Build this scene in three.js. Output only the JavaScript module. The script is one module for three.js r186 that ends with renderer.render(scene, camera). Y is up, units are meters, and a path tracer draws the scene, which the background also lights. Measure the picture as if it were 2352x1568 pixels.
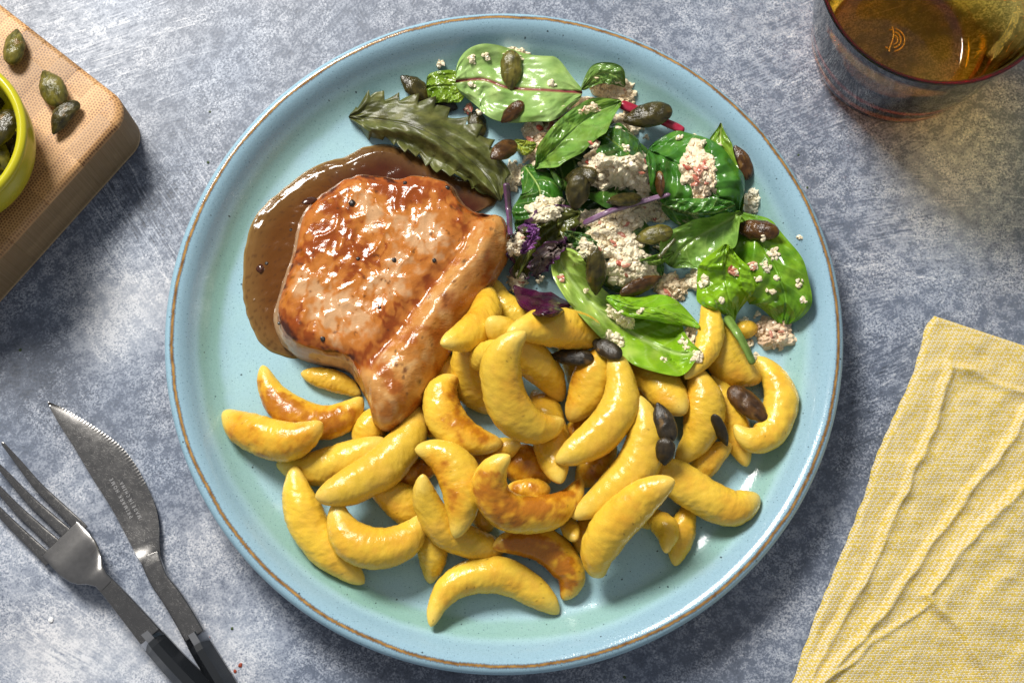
import * as THREE from 'three';
import { mergeGeometries } from 'three/addons/utils/BufferGeometryUtils.js';
import { ImprovedNoise } from 'three/addons/math/ImprovedNoise.js';
import { RectAreaLightUniformsLib } from 'three/addons/lights/RectAreaLightUniformsLib.js';

// ---------------------------------------------------------------- camera, light, exposure
const scene = new THREE.Scene();
const TILT = 0.225, DIST = 0.6035, FOV = 26;
const camera = new THREE.PerspectiveCamera(FOV, 1024 / 682, 0.02, 20);
camera.position.set(0, DIST * Math.cos(TILT), DIST * Math.sin(TILT));
camera.up.set(0, 0, -1);
camera.lookAt(0, 0, 0);
scene.add(camera);

scene.background = new THREE.Color().setRGB(0.29, 0.295, 0.305);        // the dim, even light of the room

const KEY = new THREE.Vector3(-0.5, 1.0, -0.8).normalize().multiplyScalar(1.6);
RectAreaLightUniformsLib.init();
const key = new THREE.RectAreaLight(new THREE.Color().setRGB(1, 0.965, 0.9), 50, 0.52, 0.44);
key.name = 'softbox_lamp_glow';
key.position.copy(KEY);
key.lookAt(0, 0, 0);
scene.add(key);

const renderer = new THREE.WebGLRenderer({ antialias: true });
renderer.setSize(1024, 682);
renderer.toneMapping = THREE.LinearToneMapping;
renderer.toneMappingExposure = 1.06;
renderer.shadowMap.enabled = true;

// ---------------------------------------------------------------- helpers
const noise = new ImprovedNoise();
const nz = (x, y = 0, z = 0) => noise.noise(x, y, z);
const fbm = (x, y, z = 0, o = 3) => { let s = 0, a = 0.5; for (let i = 0; i < o; i++) { s += a * nz(x, y, z); x *= 2.03; y *= 2.03; z = z * 2.03 + 7.1; a *= 0.5; } return s; };
let seed = 7;
const rnd = () => { seed = (seed * 1664525 + 1013904223) % 4294967296; return seed / 4294967296; };
const rr = (a, b) => a + (b - a) * rnd();
const cl = (x, a = 0, b = 1) => Math.min(b, Math.max(a, x));
const ss = (a, b, x) => { const t = cl((x - a) / (b - a)); return t * t * (3 - 2 * t); };
const lerp = (a, b, t) => a + (b - a) * t;
const mix = (a, b, t) => [lerp(a[0], b[0], t), lerp(a[1], b[1], t), lerp(a[2], b[2], t)];
const V3 = (x, y, z) => new THREE.Vector3(x, y, z);

// a point of the photograph (2352 x 1568 reading) taken to the height it stands at
const FPX = 784 / Math.tan(THREE.MathUtils.degToRad(FOV / 2)), CT = Math.cos(TILT), ST = Math.sin(TILT);
function P(px, py, h = 0) {
  const x = (px - 1176) / FPX, y = (784 - py) / FPX;
  const dx = x, dy = -CT + y * ST, dz = -ST - y * CT;
  const t = (camera.position.y - h) / -dy;
  return V3(dx * t, h, camera.position.z + dz * t);
}
const PXM = 1 / 5700;                                   // about one reading pixel in metres on the plate

const names = {};
const numbered = (n) => { const k = (names[n] = (names[n] ?? -1) + 1); return k ? n + '_' + String(k).padStart(3, '0') : n; };
function addPart(parent, name, geo, mat, c, kids) {
  geo.translate(-c.x, -c.y, -c.z);
  const m = new THREE.Mesh(geo, mat);
  m.name = name; m.castShadow = m.receiveShadow = true;
  parent.add(m);
  for (const k of kids ?? []) { const km = addPart(m, k[0], k[1], k[2], c); if (k[3]) km.userData.label = k[3]; }
  return m;
}
// parts: [name, geometry in world metres, material, sub-parts?]; one part without a name is the thing itself
function thing(name, label, category, parts, group, kind) {
  const box = new THREE.Box3();
  for (const p of parts) { p[1].computeBoundingBox(); box.union(p[1].boundingBox); }
  const c = V3((box.min.x + box.max.x) / 2, box.min.y, (box.min.z + box.max.z) / 2);
  let o;
  if (parts.length === 1 && !parts[0][0]) {
    parts[0][1].translate(-c.x, -c.y, -c.z);
    o = new THREE.Mesh(parts[0][1], parts[0][2]); o.castShadow = o.receiveShadow = true;
  } else {
    o = new THREE.Group();
    for (const p of parts) addPart(o, p[0], p[1], p[2], c, p[3]);
  }
  o.name = numbered(name); o.position.copy(c);
  o.userData = { label, category };
  if (group) o.userData.group = group;
  if (kind) o.userData.kind = kind;
  scene.add(o);
  return o;
}

function gridGeo(nu, nv, fn, opt = {}) {               // fn(i, j) -> [x, y, z, u, v, r, g, b]
  const pos = new Float32Array((nu + 1) * (nv + 1) * 3), uv = new Float32Array((nu + 1) * (nv + 1) * 2), col = new Float32Array(pos.length), idx = [];
  for (let i = 0, k = 0; i <= nu; i++) for (let j = 0; j <= nv; j++, k++) {
    const p = fn(i, j);
    pos.set([p[0], p[1], p[2]], k * 3); uv.set([p[3] ?? 0, p[4] ?? 0], k * 2); col.set([p[5] ?? 1, p[6] ?? 1, p[7] ?? 1], k * 3);
  }
  for (let i = 0; i < nu; i++) for (let j = 0; j < nv; j++) {
    const a = i * (nv + 1) + j, b = a + 1, c = a + nv + 1, d = c + 1;
    opt.flip ? idx.push(a, c, b, b, c, d) : idx.push(a, b, c, b, d, c);
  }
  const g = new THREE.BufferGeometry();
  g.setAttribute('position', new THREE.BufferAttribute(pos, 3)); g.setAttribute('uv', new THREE.BufferAttribute(uv, 2)); g.setAttribute('color', new THREE.BufferAttribute(col, 3));
  g.setIndex(idx); g.computeVertexNormals();
  if (opt.closed) {                                     // the first and last column are the same line
    const n = g.attributes.normal;
    for (let i = 0; i <= nu; i++) {
      const a = i * (nv + 1), b = a + nv, v = V3(n.getX(a) + n.getX(b), n.getY(a) + n.getY(b), n.getZ(a) + n.getZ(b)).normalize();
      n.setXYZ(a, v.x, v.y, v.z); n.setXYZ(b, v.x, v.y, v.z);
    }
  }
  return g;
}
// a tube along points; sec(t, a) -> [sideways, up]; colour(t, a, p) -> rgb
function sweep(pts, nu, nv, sec, colour, disp) {
  const c = pts.getPoint ? pts : new THREE.CatmullRomCurve3(pts, false, 'centripetal'), L = c.getLength(), fr = [];
  for (let i = 0; i <= nu; i++) {
    const t = i / nu, p = c.getPoint(t), T = c.getTangent(t), S = V3(0, 1, 0).cross(T).normalize(), U = T.clone().cross(S).normalize();
    fr.push([p, T, S, U]);
  }
  return gridGeo(nu, nv, (i, j) => {
    const t = i / nu, a = j / nv * Math.PI * 2, [p, T, S, U] = fr[i], [s, u, f] = sec(t, a);
    const q = p.clone().addScaledVector(S, s).addScaledVector(U, u);
    if (f) q.addScaledVector(T, f);
    if (disp) { const d = disp(t, a, q); q.addScaledVector(S, d * Math.cos(a)).addScaledVector(U, d * Math.sin(a)); }
    const k = colour ? colour(t, a, q) : [1, 1, 1];
    return [q.x, q.y, q.z, t * L, j / nv * 0.03, k[0], k[1], k[2]];
  }, { closed: true });
}
const enc = (x) => { x = cl(x); return Math.round(255 * (x <= 0.0031308 ? 12.92 * x : 1.055 * Math.pow(x, 1 / 2.4) - 0.055)); };
const LUT = new Uint8Array(4097).map((_, i) => enc(i / 4096));
function tex(w, h, fn, srgb = true, wrap = THREE.MirroredRepeatWrapping) {   // fn(i, j) -> linear rgb or number; row 0 is v = 0
  const d = new Uint8Array(w * h * 4);
  for (let j = 0, k = 0; j < h; j++) for (let i = 0; i < w; i++, k += 4) {
    const c = fn(i, j);
    if (typeof c === 'number') d[k] = d[k + 1] = d[k + 2] = Math.round(255 * cl(c));
    else if (srgb) { d[k] = LUT[Math.round(cl(c[0]) * 4096)]; d[k + 1] = LUT[Math.round(cl(c[1]) * 4096)]; d[k + 2] = LUT[Math.round(cl(c[2]) * 4096)]; }
    else { d[k] = Math.round(255 * cl(c[0])); d[k + 1] = Math.round(255 * cl(c[1])); d[k + 2] = Math.round(255 * cl(c[2])); }
    d[k + 3] = 255;
  }
  const t = new THREE.DataTexture(d, w, h);
  t.magFilter = THREE.LinearFilter; t.minFilter = THREE.LinearMipmapLinearFilter; t.generateMipmaps = true;
  t.wrapS = t.wrapT = wrap;
  if (srgb) t.colorSpace = THREE.SRGBColorSpace;
  t.needsUpdate = true;
  return t;
}
const rep = (t, u, v) => { const c = t.clone(); c.repeat.set(u, v); c.needsUpdate = true; return c; };   // textures for uv in metres
const phys = (o) => new THREE.MeshPhysicalMaterial(o);
const rgb = (a) => new THREE.Color().setRGB(a[0], a[1], a[2]);

// shared fine relief
const grainTex = tex(512, 512, (i, j) => 0.5 + 0.55 * fbm(i / 7, j / 7, 3.3, 4), false);
const pitTex = tex(512, 512, (i, j) => 0.5 + 0.5 * fbm(i / 22, j / 22, 9.3, 3) + 0.10 * nz(i / 6.3, j / 6.3, 1.7), false);
const wrinkleTex = tex(512, 512, (i, j) => { const a = fbm(i / 60, j / 14, 2.2, 3); return 0.5 + 0.5 * (1 - Math.abs(a * 4) % 1) * 0.7 + 0.25 * nz(i / 6, j / 5, 4.4) - 0.2; }, false);

// ---------------------------------------------------------------- the studio lamp that the glossy food mirrors
{
  const lamp = new THREE.Group(); lamp.name = 'studio_softbox_lamp';
  const black = phys({ color: 0x0a0a0a, roughness: 0.8 });
  const shell = new THREE.Mesh(new THREE.CylinderGeometry(0.39, 0.07, 0.25, 4, 1, true), black);
  shell.rotation.set(-Math.PI / 2, Math.PI / 4, 0, 'XYZ'); shell.rotation.order = 'XYZ'; shell.name = 'reflector_hood';
  shell.geometry.rotateY(Math.PI / 4); shell.rotation.set(Math.PI / 2, 0, 0); shell.position.z = -0.13;
  const face = new THREE.Mesh(new THREE.BoxGeometry(0.54, 0.46, 0.004), phys({ color: 0xffffff, roughness: 0.9, emissive: 0xfff6e6, emissiveIntensity: 4 }));
  face.name = 'diffuser_lamp_face'; face.position.z = -0.01;
  const foot = new THREE.Mesh(new THREE.CylinderGeometry(0.012, 0.012, 0.08, 12), black); foot.name = 'bracket'; foot.position.set(0, -0.08, -0.24);
  lamp.add(shell, face, foot);
  lamp.position.copy(KEY); lamp.lookAt(0, 0, 0);
  lamp.userData = { label: 'square studio softbox lamp with black hood above the table', category: 'lamp' };
  scene.add(lamp);
}

// ---------------------------------------------------------------- table top
{
  const W = 0.58, H = 0.40, TW = 2048, TH = 1412;
  // where the pale paint is thick (+) or rubbed through (-): reading pixels, radius, amount
  const blobs = [[310, 690, 110, 0.34], [230, 780, 80, 0.25], [120, 1520, 130, 0.45], [330, 1500, 110, 0.3], [40, 1250, 90, 0.25], [470, 1250, 90, 0.22], [560, 1490, 110, 0.34], [180, 1130, 90, 0.15], [230, 60, 150, 0.16], [560, 130, 160, 0.03], [1700, 60, 220, 0.1], [2150, 420, 150, 0.2], [2230, 560, 100, 0.12], [100, 850, 110, -0.16], [330, 470, 110, -0.1],
    [2010, 1060, 100, -0.16], [1900, 1270, 90, -0.05], [1790, 1480, 110, 0.1], [1700, 1540, 120, -0.1], [1990, 900, 60, -0.1], [2080, 640, 120, 0.05], [1000, 1560, 200, -0.12], [660, 1520, 120, -0.05], [1950, 1180, 70, 0.12]]
    .map(([x, y, r, a]) => { const p = P(x, y, 0); return [p.x, p.z, r / 5500, a]; });
  const streaks = [[220, 40, 180, 0.34], [330, 480, 190, -0.95], [2010, 560, 150, 0.2], [2010, 870, 130, 0.3], [120, 1500, 120, -0.5], [1850, 200, 180, 0.45]].map(([x, y, r, a]) => { const p = P(x, y, 0); return [p.x, p.z, r / 5500, a]; });
  const bump = new Float32Array(TW * TH), marks = new Float32Array(TW * TH);
  const stroke = (x, z, dir, len, amt, bow) => { const n = Math.round(len / W * TW * 1.3); for (let k = 0; k < n; k++) { const i = Math.round((x / W + .5) * TW), j = Math.round((.5 - z / H) * TH); if (i >= 0 && j >= 0 && i < TW && j < TH && nz(k / 9, x * 900, z * 900) > -.18) { marks[j * TW + i] += amt; if (amt > .12 && i + 1 < TW) marks[j * TW + i + 1] += amt * .5; } x += Math.cos(dir) * len / n; z -= Math.sin(dir) * len / n; dir += bow / n; } };
  // brush and scratch lines, bundled where the photograph shows them
  for (const [px, py, r, dir, n, len, amt] of [[210, 60, 190, .36, 150, .022, .20], [340, 470, 170, -1.0, 120, .026, .16], [300, 420, 120, -1.02, 40, .03, -.2], [1930, 170, 170, .42, 70, .02, .15], [1960, 250, 150, .42, 50, .022, -.2], [2030, 880, 130, .55, 70, .018, .14], [2030, 900, 140, .55, 60, .018, -.18], [130, 1420, 150, -.7, 70, .016, .15], [2200, 480, 170, .0, 60, .012, .15], [1000, 20, 400, .5, 60, .012, .10], [600, 1400, 200, -.9, 60, .010, .12], [1850, 1450, 200, .8, 60, .012, .13]])
    for (let k = 0; k < n; k++) { const p = P(px + rr(-r, r), py + rr(-r, r), 0); stroke(p.x, p.z, dir + rr(-.09, .09), len * rr(.3, 1.3), amt * rr(.4, 1.2), rr(-.15, .15)); }
  for (let k = 0; k < 420; k++) stroke(rr(-.28, .28), rr(-.19, .19), rr(0, 6.28), rr(.0012, .006), rr(-.22, .26), rr(-.8, .8));
  const dark = [0.032, 0.042, 0.062], mid = [0.115, 0.143, 0.205], pale = [0.30, 0.34, 0.42], white = [0.60, 0.63, 0.69];
  const colour = tex(TW, TH, (i, j) => {
    const x = (i / TW - 0.5) * W, z = (0.5 - j / TH) * H;
    let m = 0, st = 0;
    for (const b of blobs) { const d = ((x - b[0]) ** 2 + (z - b[1]) ** 2) / (b[2] * b[2]); if (d < 6) m += b[3] * Math.exp(-d); }
    for (const s of streaks) {
      const d = ((x - s[0]) ** 2 + (z - s[1]) ** 2) / (s[2] * s[2]); if (d > 4) continue;
      const c = Math.cos(s[3]), q = Math.sin(s[3]), u = x * c - z * q, v = x * q + z * c;
      st += Math.exp(-d) * (nz(u * 70, v * 1500, 5) * 0.9 + nz(u * 220, v * 900, 8) * 0.8) * (0.5 + nz(x * 90, z * 90, 6));
    }
    const n1 = fbm(x * 52, z * 52, 1, 3), n2 = fbm(x * 210, z * 210, 2, 3), n3 = nz(x * 900, z * 900, 3), n4 = nz(x * 2300, z * 2300, 4);
    const edge = 0.4 + 0.6 * ss(-0.15, 0.2, n1 + 0.5 * n2);
    const n5 = nz(x * 1500, z * 1500, 14), crisp = ss(-.12, .12, n2 + 0.5 * n3) - .5;
    const w = 0.20 * n1 + 0.26 * n2 + 0.07 * crisp + edge * (0.26 * n3 + 0.46 * n4 + 0.34 * n5) + st * 0.45 + m * 1.1 + marks[j * TW + i];
    const t = 0.41 + 0.74 * w;
    bump[j * TW + i] = 0.5 + 0.5 * (0.4 * n2 + 0.6 * n3 + 0.5 * n4 + st + 1.5 * marks[j * TW + i]);
    let c = t < 0.34 ? mix(dark, mid, ss(0.05, 0.4, t)) : mix(mid, pale, ss(0.3, 0.62, t));
    if (t < 0.40) c = mix(dark, mid, ss(0.0, 0.42, t));
    if (t > 0.52) c = mix(c, white, ss(0.54, 0.92, t));
    const warm = 0.5 + nz(x * 30, z * 30, 11);
    return [c[0] * (1 + 0.05 * warm), c[1], c[2] * (1 - 0.05 * warm)];
  });
  const btex = tex(TW / 2, TH / 2, (i, j) => bump[j * 2 * TW + i * 2], false);
  const top = new THREE.BoxGeometry(1.5, 0.02, 1.1, 1, 1, 1);
  const p = top.attributes.position, uv = top.attributes.uv;
  for (let i = 0; i < p.count; i++) uv.setXY(i, p.getX(i) / W + 0.5, 0.5 - p.getZ(i) / H);
  const m = new THREE.Mesh(top, phys({ map: colour, bumpMap: btex, bumpScale: 0.0002, roughness: 0.47, specularIntensity: 0.9 }));
  m.name = 'tabletop'; m.position.y = -0.01; m.receiveShadow = m.castShadow = true;
  m.userData = { kind: 'structure', label: 'mottled blue grey painted stone tabletop under everything', category: 'tabletop' };
  scene.add(m);
}
// ---------------------------------------------------------------- plate
const PC = V3(-0.0033, 0, -0.0010);
const FLOOR = 0.0065;
const plateProf = (() => {
  const raw = [[0, .0065], [.05, .0064], [.09, .0064], [.106, .0067], [.1125, .0078], [.1178, .0108], [.1225, .0155], [.1263, .0198], [.1288, .0217], [.1312, .0224], [.1330, .0217], [.1340, .0200], [.1337, .0180], [.1318, .0135], [.1280, .0085], [.121, .0050], [.105, .0032], [.088, .0028], [.0865, .0006], [.0855, .0001], [.080, .0001], [.079, .0024], [.04, .0026], [0, .0026]];
  const c = new THREE.CatmullRomCurve3(raw.map(([r, y]) => V3(r, y, 0)), false, 'centripetal');
  return c.getPoints(150).map((p) => [Math.max(0, p.x), Math.max(0, p.y)]);
})();
const lipAt = 1.0;
{
  const N = 2048, R = 0.136;
  const colour = tex(N, N, (i, j) => {
    const x = (i / N - 0.5) * 2 * R, z = (0.5 - j / N) * 2 * R, r = Math.hypot(x, z), a = Math.atan2(z, x);
    if (r > R) return [0.2, 0.35, 0.42];
    const big = fbm(x * 22, z * 22, 4, 3), cloud = fbm(x * 70, z * 70, 5, 3), fine = nz(x * 900, z * 900, 6);
    let c = mix([0.300, 0.485, 0.565], [0.350, 0.540, 0.605], cl(0.5 + 0.8 * big));
    c = mix(c, [0.36, 0.56, 0.56], cl(0.35 + 1.5 * cloud) * 0.45);
    const wob = 0.0022 * nz(Math.cos(a) * 2.2, Math.sin(a) * 2.2, 2) + 0.0012 * cloud, rw = r + wob;
    // the glaze runs greener on the slope, bluer under the lip and breaks brown on the lip
    c = mix(c, [0.235, 0.415, 0.375], ss(.112, .1155, rw) * (1 - ss(.1195, .1225, rw)) * (0.75 + 0.5 * nz(Math.cos(a) * 1.6, Math.sin(a) * 1.6, 7)));
    c = mix(c, [0.27, 0.43, 0.53], ss(.121, .1245, rw));
    const sp = nz(x * 1500, z * 1500, 9), sp2 = nz(x * 640, z * 640, 12), sp3 = nz(x * 3200, z * 3200, 2);
    c = mix(c, [0.06, 0.12, 0.17], 0.7 * ss(0.50, 0.62, sp) + 0.45 * ss(0.28, 0.6, sp3));
    c = mix(c, [0.03, 0.05, 0.06], 0.9 * ss(0.70, 0.76, sp2));
    const jag = 0.00035 * nz(Math.cos(a) * 300, Math.sin(a) * 300, 1) + 0.0005 * nz(Math.cos(a) * 9, Math.sin(a) * 9, 1);
    const lip = Math.abs(r - 0.1312 - 0.0006 * Math.cos(a - 2.6) * -1 + jag);
    c = mix(c, [0.05, 0.05, 0.07], (1 - ss(0.0006, 0.0011, lip)) * 0.7);
    c = mix(c, mix([0.40, 0.22, 0.055], [0.16, 0.075, 0.02], cl(0.5 + nz(a * 40, r * 900, 3))), 1 - ss(0.00025, 0.0007, lip));
    return [c[0] * (1 + 0.06 * fine), c[1] * (1 + 0.05 * fine), c[2] * (1 + 0.05 * fine)];
  });
  const nv = 288;
  const g = gridGeo(plateProf.length - 1, nv, (i, j) => {
    const [r, y] = plateProf[i], a = j / nv * Math.PI * 2, w = 1 + 0.0012 * Math.sin(3 * a + 1) * (r / .134), yy = y + (i < 110 ? 0.0002 * nz(Math.cos(a) * r * 60, Math.sin(a) * r * 60, 3) : 0);
    const x = Math.cos(a) * r * w, z = Math.sin(a) * r * w;
    return [PC.x + x, yy, PC.z + z, x / (2 * R) + 0.5, 0.5 - z / (2 * R)];
  }, { closed: true });
  g.deleteAttribute('color');
  thing('dinner_plate', 'light blue speckled stoneware plate with a brown edged lip', 'plate', [['', g, phys({ map: colour, roughness: 0.16, specularIntensity: 1, bumpMap: rep(grainTex, 6, 6), bumpScale: 0.00006 })]]);
}

// ---------------------------------------------------------------- what lies on the plate is laid down on a height map, bottom first
const HN = 420, HS = 0.29, HC = HS / HN, hmap = new Float32Array(HN * HN);
for (let j = 0; j < HN; j++) for (let i = 0; i < HN; i++) {
  const r = Math.hypot((i + .5) * HC - HS / 2, (j + .5) * HC - HS / 2);
  let y = 0;
  for (let k = 1; k < 100; k++) if (r >= plateProf[k - 1][0] && r <= plateProf[k][0]) { y = lerp(plateProf[k - 1][1], plateProf[k][1], (r - plateProf[k - 1][0]) / Math.max(1e-9, plateProf[k][0] - plateProf[k - 1][0])); break; }
  hmap[j * HN + i] = y;
}
function hAt(x, z, m = hmap) {
  const u = cl((x - PC.x + HS / 2) / HC - .5, 0, HN - 1.001), v = cl((z - PC.z + HS / 2) / HC - .5, 0, HN - 1.001), i = u | 0, j = v | 0, a = u - i, b = v - j, k = j * HN + i;
  return lerp(lerp(m[k], m[k + 1], a), lerp(m[k + HN], m[k + HN + 1], a), b);
}
function stamp(g) {
  const p = g.attributes.position, ix = g.index.array;
  const gx = (k) => (p.getX(k) - PC.x + HS / 2) / HC - .5, gz = (k) => (p.getZ(k) - PC.z + HS / 2) / HC - .5;
  for (let t = 0; t < ix.length; t += 3) {
    const [a, b, c] = [ix[t], ix[t + 1], ix[t + 2]], x0 = gx(a), y0 = gz(a), x1 = gx(b), y1 = gz(b), x2 = gx(c), y2 = gz(c);
    const d = (y1 - y2) * (x0 - x2) + (x2 - x1) * (y0 - y2);
    if (Math.abs(d) < 1e-9) continue;
    const h0 = p.getY(a), h1 = p.getY(b), h2 = p.getY(c);
    for (let j = Math.max(0, Math.ceil(Math.min(y0, y1, y2) - .5)); j <= Math.min(HN - 1, Math.floor(Math.max(y0, y1, y2) + .5)); j++)
      for (let i = Math.max(0, Math.ceil(Math.min(x0, x1, x2) - .5)); i <= Math.min(HN - 1, Math.floor(Math.max(x0, x1, x2) + .5)); i++) {
        const wa = ((y1 - y2) * (i - x2) + (x2 - x1) * (j - y2)) / d, wb = ((y2 - y0) * (i - x2) + (x0 - x2) * (j - y2)) / d, wc = 1 - wa - wb;
        if (wa < -.1 || wb < -.1 || wc < -.1) continue;
        const h = wa * h0 + wb * h1 + wc * h2, k = j * HN + i;
        if (h > hmap[k]) hmap[k] = h;
      }
  }
}
function blurred(r) {
  let s = hmap, o;
  for (let pass = 0; pass < 2; pass++) {
    const t = new Float32Array(HN * HN); o = new Float32Array(HN * HN);
    for (let j = 0; j < HN; j++) { let a = 0; for (let i = -r; i < HN + r; i++) { a += s[j * HN + cl(i + r, 0, HN - 1)] ?? 0; if (i >= 0 && i < HN) t[j * HN + i] = 0; } }
    for (let j = 0; j < HN; j++) for (let i = 0; i < HN; i++) { let a = 0; for (let k = -r; k <= r; k++) a += s[j * HN + cl(i + k, 0, HN - 1)]; t[j * HN + i] = a / (2 * r + 1); }
    for (let j = 0; j < HN; j++) for (let i = 0; i < HN; i++) { let a = 0; for (let k = -r; k <= r; k++) a += t[cl(j + k, 0, HN - 1) * HN + i]; o[j * HN + i] = a / (2 * r + 1); }
    s = o;
  }
  return o;
}
// the straight line a + b (t - .5) that lies lowest on the supports [t, height]
function rest(req, bmax) {
  let best = [1e9, 0, 0];
  for (let k = -20; k <= 20; k++) {
    const b = bmax * k / 20; let a = -1;
    for (const [t, h] of req) a = Math.max(a, h - b * (t - .5));
    if (a + Math.abs(b) * 0.02 < best[0]) best = [a + Math.abs(b) * 0.02, a, b];
  }
  return best;
}

// ---------------------------------------------------------------- sauce
{
  const out = [[556, 640], [562, 570], [580, 510], [618, 460], [660, 425], [700, 393], [745, 370], [790, 358], [830, 338], [880, 328], [930, 340], [985, 370], [1040, 398], [1100, 425], [1142, 450], [1136, 468], [1105, 482], [1070, 520], [1000, 620], [930, 720], [850, 790], [770, 815], [700, 822], [650, 818], [600, 790], [570, 735], [558, 690]].map(([x, y]) => P(x, y, FLOOR + .001));
  const c = P(850, 600, FLOOR), curve = new THREE.CatmullRomCurve3(out, true, 'centripetal'), nv = 260;
  const rim = Array.from({ length: nv + 1 }, (_, j) => { const p = curve.getPoint((j % nv) / nv), k = 1 + 0.012 * nz(j / 5, 3, 1); return V3(c.x + (p.x - c.x) * k, 0, c.z + (p.z - c.z) * k); });
  const g = gridGeo(60, nv, (i, j) => {
    const s = 1 - Math.pow(1 - i / 60, 1.7), e = 1 - s, p = rim[j], x = lerp(c.x, p.x, s), z = lerp(c.z, p.z, s), d = e * Math.hypot(p.x - c.x, p.z - c.z);
    const thick = 0.0024 * Math.pow(cl(d / 0.0042), 0.5);
    const lump = 0.0006 * fbm(x * 160, z * 160, 2, 3) * ss(0, .003, d);
    const th = ss(.0, .012, d), nn = fbm(x * 120, z * 120, 7, 3);
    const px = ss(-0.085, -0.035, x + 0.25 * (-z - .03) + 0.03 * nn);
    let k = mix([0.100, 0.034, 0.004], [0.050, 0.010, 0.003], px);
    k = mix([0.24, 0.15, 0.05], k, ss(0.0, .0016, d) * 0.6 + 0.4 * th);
    k = mix(k, [0.05, 0.018, 0.006], 0.5 * ss(0.30, 0.45, nz(x * 700, z * 700, 4)));
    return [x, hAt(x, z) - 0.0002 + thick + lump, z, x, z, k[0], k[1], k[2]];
  }, { closed: true, flip: true });
  stamp(g);
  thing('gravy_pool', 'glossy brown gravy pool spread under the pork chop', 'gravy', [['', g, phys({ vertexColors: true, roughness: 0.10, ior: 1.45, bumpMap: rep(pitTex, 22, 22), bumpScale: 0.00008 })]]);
}

// ---------------------------------------------------------------- potato dumplings
const roughTex = tex(512, 512, (i, j) => 0.34 + 0.55 * fbm(i / 26, j / 26, 8, 3) + 0.22 * fbm(i / 5, j / 5, 2, 2), false);
const dumplingMats = [0, 1, 2].map((k) => phys({ vertexColors: true, roughness: 0.68, roughnessMap: rep(roughTex, 31 + 3 * k, 27 + 2 * k), ior: 1.45, bumpMap: rep(grainTex, 26 + 5 * k, 26 + 4 * k), bumpScale: 0.00012 }));
let dn = 0;
// [points, widest px, browning 0..1, browned side (radians, pi/2 = top), label, lift mm]
function dumpling(pts, w, brown = 0.3, side = null, label = null, o = {}) {
  const id = dn++, R = w / 2 * PXM * 1.10, N = 40;
  side ??= rr(0.4, 2.7);
  const c2 = new THREE.CatmullRomCurve3(pts.map(([x, y]) => V3(x, y, 0)), false, 'centripetal');
  const prof = (t) => { const s = Math.abs(2 * t - 1), k = o.blunt ? 3.4 : 2.1; return R * (0.13 * Math.sqrt(cl(1 - s ** 14)) + 0.87 * Math.pow(cl(1 - Math.pow(s, k)), 0.76)); };
  let hs = Array.from({ length: 9 }, () => FLOOR + R), P3;
  for (let it = 0; it < 4; it++) {
    P3 = hs.map((h, k) => { const p = c2.getPoint(k / 8); return P(p.x, p.y, h); });
    const cv = new THREE.CatmullRomCurve3(P3, false, 'centripetal'), req = [];
    for (let i = 1; i < 24; i++) {
      const t = i / 24, p = cv.getPoint(t), T = cv.getTangent(t), S = V3(0, 1, 0).cross(T).normalize(), r = prof(t);
      let h = 0;
      for (const v of [-0.6, -0.3, 0, 0.3, 0.6]) h = Math.max(h, hAt(p.x + S.x * v * r, p.z + S.z * v * r) + 0.92 * r * Math.sqrt(1 - v * v));
      req.push([t, h - 0.0014 - (o.sink ?? 0)]);
    }
    const [, a, b] = rest(req, o.bmax ?? 0.026);
    hs = hs.map((_, k) => a + b * (k / 8 - .5) + (o.lift ?? 0));
  }
  const tone = rr(0.86, 1.08), warm = rr(-0.25, 0.3), q = id * 3.7;
  const base = mix([0.70, 0.43, 0.030], [0.76, 0.52, 0.060], 0.5 + warm).map((x) => x * tone), pale = [0.80, 0.62, 0.16], toast = [0.64, 0.30, 0.016], burnt = [0.36, 0.115, 0.008];
  const g = sweep(new THREE.CatmullRomCurve3(P3, false, 'centripetal'), 96, 56, (t, a) => {
    const r = prof(t); return [Math.cos(a) * r, Math.sin(a) * r * 0.92, 0];
  }, (t, a, p) => {
    const n = fbm(p.x * 210, p.z * 210, p.y * 210 + q, 4), n2 = nz(p.x * 70, p.z * 70, p.y * 70 + q);
    const e = Math.abs(2 * t - 1);
    const f = Math.cos(a - side);
    const b = ss(0.12, 1.0, f * 0.62 + 0.42 * n2 + 0.55 * n - 0.5 * ss(0.55, 1, e) + brown * 0.62 - 0.18) * ss(0, .12, brown);
    let k = mix(base, pale, cl(ss(0.55, 1, e) * 0.55 + 0.5 * n + 0.15 * n2));
    k = mix(k, toast, cl(0.12 + 1.1 * n2 + 0.9 * n) * 0.45);
    k = mix(k, toast, b * cl(0.5 + brown));
    k = mix(k, burnt, 0.9 * ss(0.55, 1.25, b * brown * 1.25 + 0.9 * n));
    if (nz(p.x * 1300, p.z * 1300, p.y * 1300 + 5) > 0.72) k = mix(k, [0.1, 0.05, 0.01], 0.6);
    return k;
  }, (t, a, p) => {
    const e = 1 - Math.pow(Math.abs(2 * t - 1), 4);
    return e * (0.0013 * nz(p.x * 62, p.z * 62, p.y * 62 + q) + 0.00028 * nz(p.x * 300, p.z * 300, p.y * 300 + q) + 0.00020 * nz(p.x * 720, p.z * 720, p.y * 720 + q));
  });
  stamp(g);
  thing('potato_dumpling', label ?? 'mostly buried potato dumpling deep in the heap', 'dumpling', [['', g, dumplingMats[id % 3]]], 'fried potato dumplings heaped on the plate');
}
const T = Math.PI / 2;
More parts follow.
